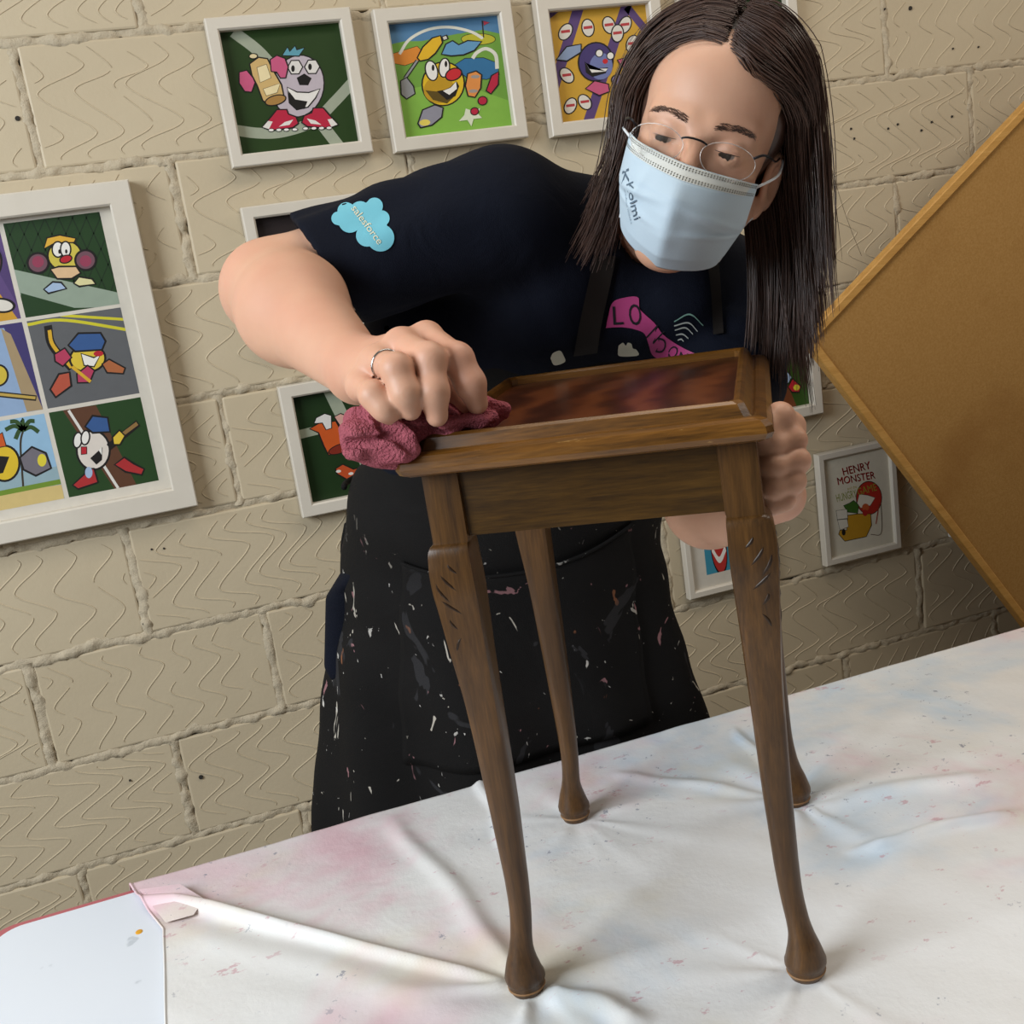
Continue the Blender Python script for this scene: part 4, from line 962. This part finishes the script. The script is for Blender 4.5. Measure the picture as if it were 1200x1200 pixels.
fan_decal('flower_print', [(700+x/6, 330+y/6) for x, y in ((150, 450), (180, 430), (200, 450), (215, 430), (240, 440), (250, 470), (275, 480), (285, 520), (160, 525), (145, 490))], flat('d6d3bd', .6), ts, rings=3)
fan_decal('flower_print', [(645, 420), (648, 414), (656, 411), (660, 416), (662, 424), (650, 428)], flat('d6d3bd', .6), ts, rings=3)

# ---- trousers and shoes (behind the work table)
JEAN = flat('1d2536', .8)
tr = Field()
for s, hx in ((-1, .285), (1, .465)):
    tr.rc((hx, 1.44-.02*s, .84), (hx+s*.01, 1.45, .46), .098, .068, .03); tr.rc((hx+s*.01, 1.45, .46), (hx+s*.02, 1.48, .07), .066, .055, .03)
tr.el((.378, 1.43, .86), (.175, .118, .075), .05)
link('trousers', tr.mesh('trousers', .009), JEAN, person, True)
for hx in (.265, .495):
    sf = Field(); sf.rc((hx, 1.50, .045), (hx-.02, 1.33, .035), .044, .036, .02); sf.post = lambda P, d: smax(d, .001-P[:, 2], .004)
    link('shoe', sf.mesh('shoe', .006), flat('22201f', .6), person, True)

# ---- apron
k = NT('black_apron_canvas', .85, .15)
sz = k.n('ShaderNodeSeparateXYZ', {0: k.oc()}).outputs[2]
low = k.n('ShaderNodeMapRange', {'Value': sz, 'From Min': 1.06, 'From Max': .88}).outputs[0]
c = k.mix(k.noise(6, detail=4), lin('0e0d0d'), lin('1b1918'))
sc_ = k.mapped((1.0, 1.0, .55), rot=(.2, .3, .5))
for sc2, loc_, col_, th, am in ((34, (0, 0, 0), 'b9b1a4', .68, .9), (30, (3, 1, 2), '9a6f72', .68, .85), (42, (7, 5, 1), 'c9c4bd', .70, .9), (20, (9, 2, 4), '8a5a3f', .69, .8), (14, (1, 8, 3), '3a393b', .62, .5), (75, (4, 4, 9), 'bdb8b0', .70, .8)):
    sp_ = k.noise(sc2, k.mapped((1, 1, .6), loc_, (.3, .2, .4)), 3, .6, .8)
    c = k.mix(k.math('MULTIPLY', k.math('MULTIPLY', k.step(sp_, th, th+.02), am), low), c, lin(col_))
k.base(c); k.bump(k.math('ADD', k.noise(700, detail=1), k.math('MULTIPLY', k.noise(11, detail=3, dist=.8), 6)), .3, .002); APR = k.m
AS = np.array([(.34, .362, 1.475, .30, .185), (.50, .362, 1.47, .285, .180), (.62, .364, 1.463, .268, .175), (.72, .366, 1.455, .252, .170), (.80, .368, 1.448, .240, .166), (.88, .374, 1.435, .225, .158), (.96, .386, 1.415, .205, .152), (1.02, .398, 1.392, .198, .150), (1.08, .415, 1.362, .196, .148), (1.14, .437, 1.33, .195, .145), (1.20, .46, 1.295, .194, .142), (1.26, .482, 1.25, .18, .13)])
AS[:, 3] += .022; AS[:, 1] += .012; AS[:, 4] += .008; lw_ = np.clip((1.02-AS[:, 0])/.12, 0, 1); AS[:, 3] -= .013*lw_; AS[:, 1] += .012*lw_
def apron_pt(th, z, off=0.0):
    cx, cy, a_, b_ = (np.interp(z, AS[:, 0], AS[:, i]) for i in (1, 2, 3, 4))
    lowf = np.clip((1.0-z)/.4, 0, 1)
    fold = lowf*(.013*math.sin(th*5.3+1.0+z*2)+.010*math.sin(th*9.1+z*5))+.0025*math.sin(z*60+th*4)*(1-lowf)
    r = 1+ (fold+off)/.17
    p = np.array([cx, cy])+TU*math.sin(th)*a_*r-TW*math.cos(th)*b_*r
    return np.array([p[0], max(p[1], 1.2665) if z < .74 else p[1], z])
def edge_th(z): return np.interp(z, [.34, .9, 1.04, 1.09, 1.15, 1.24], [1.75, 1.72, 1.70, 1.62, .95, .66])
NZ, NTH = 90, 80
P = np.zeros((NZ, NTH, 3))
for i, z in enumerate(np.linspace(1.235, .34, NZ)):
    e = edge_th(z)
    for j, q_ in enumerate(np.linspace(-1, 1, NTH)): P[i, j] = apron_pt(q_*e, z)
ap = link('apron', grid_mesh('apron', P), APR, person, True); ap['label'] = 'black canvas bib apron spattered with old paint'
md = ap.modifiers.new('t', 'SOLIDIFY'); md.thickness = .0016; md.offset = -1
for sgn, jj in ((-1, 0), (1, NTH-1)):
    tube('side_hem', P[:, jj][22:], .0038, APR, ap, 6)
PK_ = np.zeros((26, 40, 3))
for i in range(26):
    for j in range(40):
        q_ = -1+2*j/39; zt = .985-.028*(1-q_*q_); z = zt-(zt-.70)*i/25; PK_[i, j] = apron_pt(.05+q_*.72*(1-.12*(i/25)**2*0), z, .0045+.004*(1-i/25)*(1-q_*q_))
pk = link('pocket', grid_mesh('pocket', PK_), APR, ap, True); md = pk.modifiers.new('t', 'SOLIDIFY'); md.thickness = .0016; md.offset = -1
tube('pocket_hem', PK_[0], .0024, APR, pk, 6)
STRAP = NT('brown_black_strap', .8); STRAP.base(lin('1d1713')); STRAP = STRAP.m
strip_decal('neck_strap', [(697, 300), (690, 330), (679, 380), (672, 418)], [(722, 300), (716, 330), (705, 380), (700, 414)], STRAP, ap, .004, 20, 4)
strip_decal('neck_strap', [(828, 300), (833, 340), (835, 375), (836, 392)], [(842, 300), (845, 340), (847, 375), (848, 390)], STRAP, ap, .004, 20, 4)
wst = [apron_pt(t_, 1.075, .006) for t_ in np.linspace(-1.5, -3.1, 20)]; tube('waist_tie', wst, .004, APR, ap, 8)
wst = [apron_pt(t_, 1.075, .006) for t_ in np.linspace(1.5, 3.1, 20)]; tube('waist_tie', wst, .004, APR, ap, 8)

# ---- face mask
k = NT('blue_mask_fabric', .7, .3); k.base(k.mix(k.noise(10, detail=3), lin('b3c6d3'), lin('c3d3dd'))); k.bump(k.noise(500, detail=2), .2, .0006); MASK = k.m
k.b.inputs['Subsurface Weight'].default_value = .1; k.b.inputs['Subsurface Radius'].default_value = (.006, .006, .006)
MBAND = flat('d3d5d0', .7)
mid = np.array([(.1125, -.021), (.1265, -.038), (.1315, -.054), (.130, -.072), (.122, -.092), (.108, -.110), (.090, -.121)])   # y,z on the centre line
sid = np.array([(.058, -.012), (.056, -.026), (.052, -.042), (.047, -.058), (.045, -.072), (.046, -.086), (.052, -.097)])
def mask_pt(u, v, off=0.0):
    m = catmull(mid, 61)[int(round(v*60))] if False else np.array([np.interp(v*6, range(7), mid[:, 0]), np.interp(v*6, range(7), mid[:, 1])])
    s_ = np.array([np.interp(v*6, range(7), sid[:, 0]), np.interp(v*6, range(7), sid[:, 1])])
    au = abs(u); w = au**1.55; x = .0685*(math.sin(au*1.35)/math.sin(1.35))*(1-.22*max(0, v-.45)/.55)
    y = m[0]+(s_[0]-m[0])*w; z = m[1]+(s_[1]-m[1])*(au**1.4)
    # pleats and creases
    y += .0040*math.exp(-((v-.38-.14*au)/.030)**2)*min(1, au*2.2)+.0034*math.exp(-((v-.62+.05*au)/.03)**2)*min(1, au*2.5)
    y -= .0042*math.exp(-((v-.48-.06*au)/.045)**2)*au
    y += .0035*math.exp(-(au/.10)**2)*np.clip((v-.1)*3, 0, 1)*np.clip((1-v)*3, 0, 1)
    if u > 0: y += .003*math.exp(-((u-.45-.4*(v-.4))/.05)**2)*np.clip((v-.15)*5, 0, 1)*np.clip((.85-v)*5, 0, 1)
    return hl((math.copysign(x, u), y+off, z+u*.0075))
P = np.zeros((61, 49, 3))
for i, v in enumerate(np.linspace(0, 1, 61)):
    for j, u in enumerate(np.linspace(-1, 1, 49)): P[i, j] = mask_pt(u, v)
fmk = link('face_mask', grid_mesh('face_mask', P), MASK, person, True); fmk['label'] = 'pale blue pleated surgical face mask'
md = fmk.modifiers.new('t', 'SOLIDIFY'); md.thickness = .0008; md.offset = 0
def mstrip(name, v0, v1, m, off, n=49, k_=4, u0=-.99, u1=.99):
    Q = np.zeros((n, k_, 3))
    for i, u in enumerate(np.linspace(u0, u1, n)):
        for j, v in enumerate(np.linspace(v0, v1, k_)): Q[i, j] = mask_pt(u, v, off)
    return link(name, grid_mesh(name, Q), m, fmk, True)
mstrip('nose_band', .005, .15, MBAND, .0009)
for v_ in (.035, .125):
    prt = []
    for u in np.linspace(-.96, .96, 60):
        for dv_ in (-.010, .010): prt.append(tube_arrays([mask_pt(u, v_+dv_-.006, .0014), mask_pt(u+.006, v_+dv_+.004, .0014)], .00048, 4))
    link('stitching', pyd('stitching', *merge(prt)), flat('77756c', .8), fmk)
for s in (-1, 1):
    Q = np.zeros((30, 3, 3))
    for i, v in enumerate(np.linspace(0.01, .98, 30)):
        for j, u in enumerate((.90, .95, .995)): Q[i, j] = mask_pt(s*u, v, .0010)
    link('edge_band', grid_mesh('edge_band', Q), MASK, fmk, True)
    for v_, e1_ in ((.04, (s*.083, -.016, .012)), (.93, (s*.081, -.014, -.034))):
        a_ = mask_pt(s*.97, v_, .001); e_ = hl(e1_); md_ = (a_+e_)/2+HT_@np.array([s*(.008 if v_ < .5 else -.004), 0, 0])
        tube('ear_loop', catmull([a_, md_, e_, hl((s*.080, -.026, -.010))], 16), .0013, flat('dfe3e6', .7), fmk, 6)
# printed maker's mark on the mask: reads downwards on her right cheek
def mask_text(st_, uv0, uv1, hgt, m):
    V, F = text_mesh(st_); w = V[:, 0].max(); d = np.array(uv1)-uv0; prp = -np.array([d[1]*1.15, -d[0]*.87]); prp = prp/np.linalg.norm(prp)*hgt
    Q = [mask_pt(*(np.array(uv0)+d*(v[0]/w)+prp*(v[1]/.7)), .0021) for v in V]
    return link('mask_lettering', pyd('mask_lettering', Q, F), m, fmk)
GRY = flat('56697a', .7)
mask_text('K', (.84, .36), (.74, .50), .17, GRY); mask_text('Kolmi', (.64, .43), (.42, .68), .12, GRY); mask_text('medical masks', (.69, .50), (.48, .74), .03, flat('93a5b2', .7))

# ---- glasses
gl = empty('glasses', hl((0, .1, 0))); gl.parent = person; gl.matrix_parent_inverse = Matrix.Translation(-person.location)
bpy.context.view_layer.update()
def glink(o): 
    o.parent = gl; o.matrix_parent_inverse = gl.matrix_world.inverted(); return o
DARKM = flat('1e1c1f', .3, metal=.6); WIRE = flat('c8c4c0', .25, metal=.6)
GLS = NT('lens_glass', .03); GLS.b.inputs['Transmission Weight'].default_value = 1; GLS.b.inputs['IOR'].default_value = 1.08; GLS.base((.98, .98, .98, 1)); GLS = GLS.m
for s in (-1, 1):
    def lp(a_, q=1.0, dy=0.0):
        x = .0355+.0265*math.cos(a_)*q; z = -.007+.0185*math.sin(a_)*q*(1 if math.sin(a_) < 0 else .8)
        return hl((s*x, .1065-.010*(x/.06)**2+dy, z))
    pth = [lp(a_) for a_ in np.linspace(0, 6.2832, 41)]
    rim = glink(link('lens_rim', pyd('lens_rim', *tube_arrays(pth, .00035, 5, False)), WIRE, None, True))
    A_ = [lp(a_) for a_ in np.linspace(0, 6.2832, 33)[:-1]]; B_ = [lp(a_, 1, -.0012) for a_ in np.linspace(0, 6.2832, 33)[:-1]]
    lens = glink(link('lens', pyd('lens', A_+B_, [list(range(32)), list(range(32, 64))[::-1]]+[(i, 32+i, 32+(i+1) % 32, (i+1) % 32) for i in range(32)]), GLS))
    pth = catmull([lp(.55), hl((s*.066, .096, .006)), hl((s*.073, .080, .006))], 8)
    glink(link('hinge', pyd('hinge', *tube_arrays(pth, .0012, 6)), DARKM, None, True))
    pth = catmull([hl((s*.073, .080, .006)), hl((s*.078, .04, .006)), hl((s*.080, -.010, .012)), hl((s*.077, -.035, -.005))], 16)
    glink(link('temple_arm', pyd('temple_arm', *tube_arrays(pth, .0009, 6)), DARKM, None, True))
pth = catmull([hl((.0125, .1065, .001)), hl((.006, .1085, .003)), hl((-.006, .1085, .003)), hl((-.0125, .1065, .001))], 10)
glink(link('bridge', pyd('bridge', *tube_arrays(pth, .001, 6)), DARKM, None, True))

# ---- hair
cap = Field()
def cap_sdf(W):
    P = (W-HO)@HT_/HS_
    d = s_el(P, (0, -.016, .042), (.080, .098, .092)); d = smin(d, s_el(P, (0, -.055, -.02), (.062, .048, .075)), .03)
    d = smax(d, -s_el(P, (.003, .104, -.030), (.084, .088, .119)), .004)
    d = smax(d, -s_el(P, (-.082, .052, .0), (.034, .040, .055)), .004)
    return d*HS_
cap.fn(cap_sdf, hl((0, -.02, .03)), .15, .0)
hair = link('hair', cap.mesh('hair', .0035), HAIRM, person, True); hair['label'] = 'long dark brown hair parted at the top'
EC = np.array([0, -.016, .042]); ER = np.array([.083, .101, .095])
DOWN = np.array([0, 0, -1.0])
def strand_path(side, t, off, jit, length, drift):
    y0 = .070-.155*t; pts = []
    y1 = (.034-.115*t) if side > 0 else (-.024-.060*t)
    pm = 1.0 if t < .3 else random.uniform(.55, 1.0)
    for ph in pm*np.radians([3, 25, 50, 72, 90, 100] if side > 0 else [3, 25, 48, 68, 82, 90]):
        w = min(1, ph/1.75); y = y0+(y1-y0)*w**(1.1 if side > 0 else (3.2-3*min(t, .33)))
        y += (.010 if side < 0 else .006)*math.sin(math.pi*w)*(1-t)
        rel = np.clip((y-EC[1])/ER[1], -.93, .93); f_ = math.sqrt(1-rel*rel)
        f_ = max(f_, .5)
        o_ = 1+off/.085*(1 if ph > .2 else .7)
        pts.append(hl(np.array([side*math.sin(ph)*ER[0]*f_*o_+side*.002, y, EC[2]+math.cos(ph)*ER[2]*f_*o_])+jit*(.3+.7*w)))
    last = pts[-1]; prev = pts[-1]-pts[-2]; prev /= np.linalg.norm(prev); n = 7
    for i in range(1, n+1):
        q = i/n; dv = prev*(1-q)**2*.6+DOWN*(1-.6*(1-q)**2)+drift*q*.9; dv /= np.linalg.norm(dv); last = last+dv*length/n; pts.append(last)
    return np.array(pts)
parts = []
shb = bvh_sh
for side, nl in ((1, 120), (-1, 140)):
    for l in range(nl):
        t = (l+random.random())/nl; t = t**1.15
        off = random.uniform(.0, .014); L0 = random.uniform(.09, .165) if side > 0 else random.uniform(.165, .235)
        jl = RNG.normal(size=3)*.002
        dr = np.array([-.75, .12, 0])*random.uniform(.5, 1.3) if side > 0 else np.array([-.06, -.03, 0])+RNG.normal(size=3)*.06
        dr = dr+RNG.normal(size=3)*.03
        base_ = strand_path(side, t, off, jl, L0, dr); base_ = catmull(base_, 26)
        ns = 15
        for s_i in range(ns):
            j = RNG.normal(size=3)*.0034; w = np.linspace(0, 1, 26)
            wav = np.outer(np.sin(w*random.uniform(3, 7)+random.uniform(0, 6))*.0016*w, RNG.normal(size=3))
            p = base_+j*(.5+.75*np.sin(np.pi*np.clip(w, 0, .85)))[:, None]+wav
            cut = 26-int(random.random()**2*7)
            r = .00062*random.uniform(.7, 1.25); rad = np.full(cut, r); rad[-5:] *= np.linspace(1, .3, 5)
            parts.append((p[:cut], rad))
# hair falling behind her left ear and neck
for l in range(64):
    st_ = hl((-random.uniform(.026, .080), -random.uniform(.030, .075), random.uniform(.0, .045))); L0 = random.uniform(.17, .24); dr = np.array([.05, .02, 0])*random.uniform(-1, 1)+RNG.normal(size=3)*.03
    out_ = HT_@np.array([-1., -.2, 0]); base_ = catmull([st_, st_+out_*.008+DOWN*L0*.25, st_+out_*.010+(DOWN+dr*.5)*L0*.6, st_+out_*.006+(DOWN+dr)*L0], 26)
    for s_i in range(13):
        j = RNG.normal(size=3)*.004; w = np.linspace(0, 1, 26)
        r = .00062*random.uniform(.7, 1.25); rad = np.full(26, r); rad[-6:] *= np.linspace(1, .3, 6); parts.append((base_+j*(.4+.6*w)[:, None], rad))
# a few loose flyaway hairs
for i in range(40):
    side = random.choice((1, -1)); p = catmull(strand_path(side, random.random(), random.uniform(.010, .024), RNG.normal(size=3)*.006, random.uniform(.08, .18), RNG.normal(size=3)*.2+(np.array([-.5, -.1, 0]) if side > 0 else 0)), 26)
    parts.append((p, np.full(26, .00022)))
prt = [tube_arrays(p, r, 3, False) for p, r in parts]
V = np.vstack([q[0] for q in prt]); F = []; o_ = 0
for v_, f_ in prt: F.append(np.array(f_)+o_); o_ += len(v_)
F = np.vstack(F); me = bpy.data.meshes.new('hair_strands'); me.vertices.add(len(V)); me.vertices.foreach_set('co', V.astype(np.float32).ravel()); me.loops.add(len(F)*4); me.loops.foreach_set('vertex_index', F.astype(np.int32).ravel()); me.polygons.add(len(F)); me.polygons.foreach_set('loop_start', np.arange(len(F), dtype=np.int32)*4); me.update(calc_edges=True)
hs_ = link('hair_strands', me, HAIRM, hair, True); hs_['kind'] = 'stuff'

# ================================================================== RAG
k = NT('pink_terry_cloth', .95, .15); k.base(k.mix(k.noise(60, detail=4), lin('8f4450'), lin('b0636c'))); k.bump(k.math('ADD', k.noise(480, detail=2), k.math('MULTIPLY', k.noise(120, detail=3), 1.2)), .9, .003); TERRY = k.m
rag = Field(); D0 = .862
def rp(x, y, D=D0): return atd(x, y, D)
rag.rc(rp(470, 500, .868), rp(520, 492, .885), .016, .014, .010); rag.rc(rp(520, 492, .885), rp(568, 484, .892), .013, .012, .008); rag.rc(rp(560, 486, .892), rp(590, 482, .888), .012, .006, .006)
rag.rc(rp(455, 478, .865), rp(428, 505, .858), .014, .015, .010); rag.rc(rp(428, 505, .858), rp(420, 520, .850), .015, .012, .010)
rag.rc(rp(420, 518, .85), rp(475, 530, .852), .011, .010, .008); rag.rc(rp(455, 520, .862), rp(480, 536, .870), .016, .010, .010)
rag.rc(rp(440, 490, .846), rp(480, 512, .850), .008, .007, .006); rag.rc(rp(415, 490, .855), rp(410, 515, .848), .006, .006, .006)
rag.rc(rp(520, 500, .862), rp(575, 490, .872), .007, .005, .006); rag.rc(rp(545, 470, .905), rp(565, 478, .9), .008, .008, .006)
rag.rc(rp(405, 522, .84), rp(468, 508, .842), .0035, .0035, .004, 's'); rag.rc(rp(436, 478, .845), rp(470, 520, .838), .003, .003, .004, 's'); rag.rc(rp(470, 505, .848), rp(520, 503, .862), .003, .003, .004, 's'); rag.rc(rp(575, 474, .88), rp(592, 488, .875), .002, .002, .003, 's')
rag.rc(rp(425, 528, .853), rp(485, 548, .872), .006, .006, .005)
def rag_post(P, d): return d+.0018*np.sin(P@np.array([160., 90, 240])+3*np.sin(P@np.array([70., 120, -60])))+.0012*wob(P, 150, 9)
rag.post = rag_post
me = rag.mesh('cleaning_rag', .0016)
rg_ = link('cleaning_rag', me, TERRY, None, True); tag(rg_, 'crumpled dusty pink terry cloth under the fingers on the table corner', 'cloth')
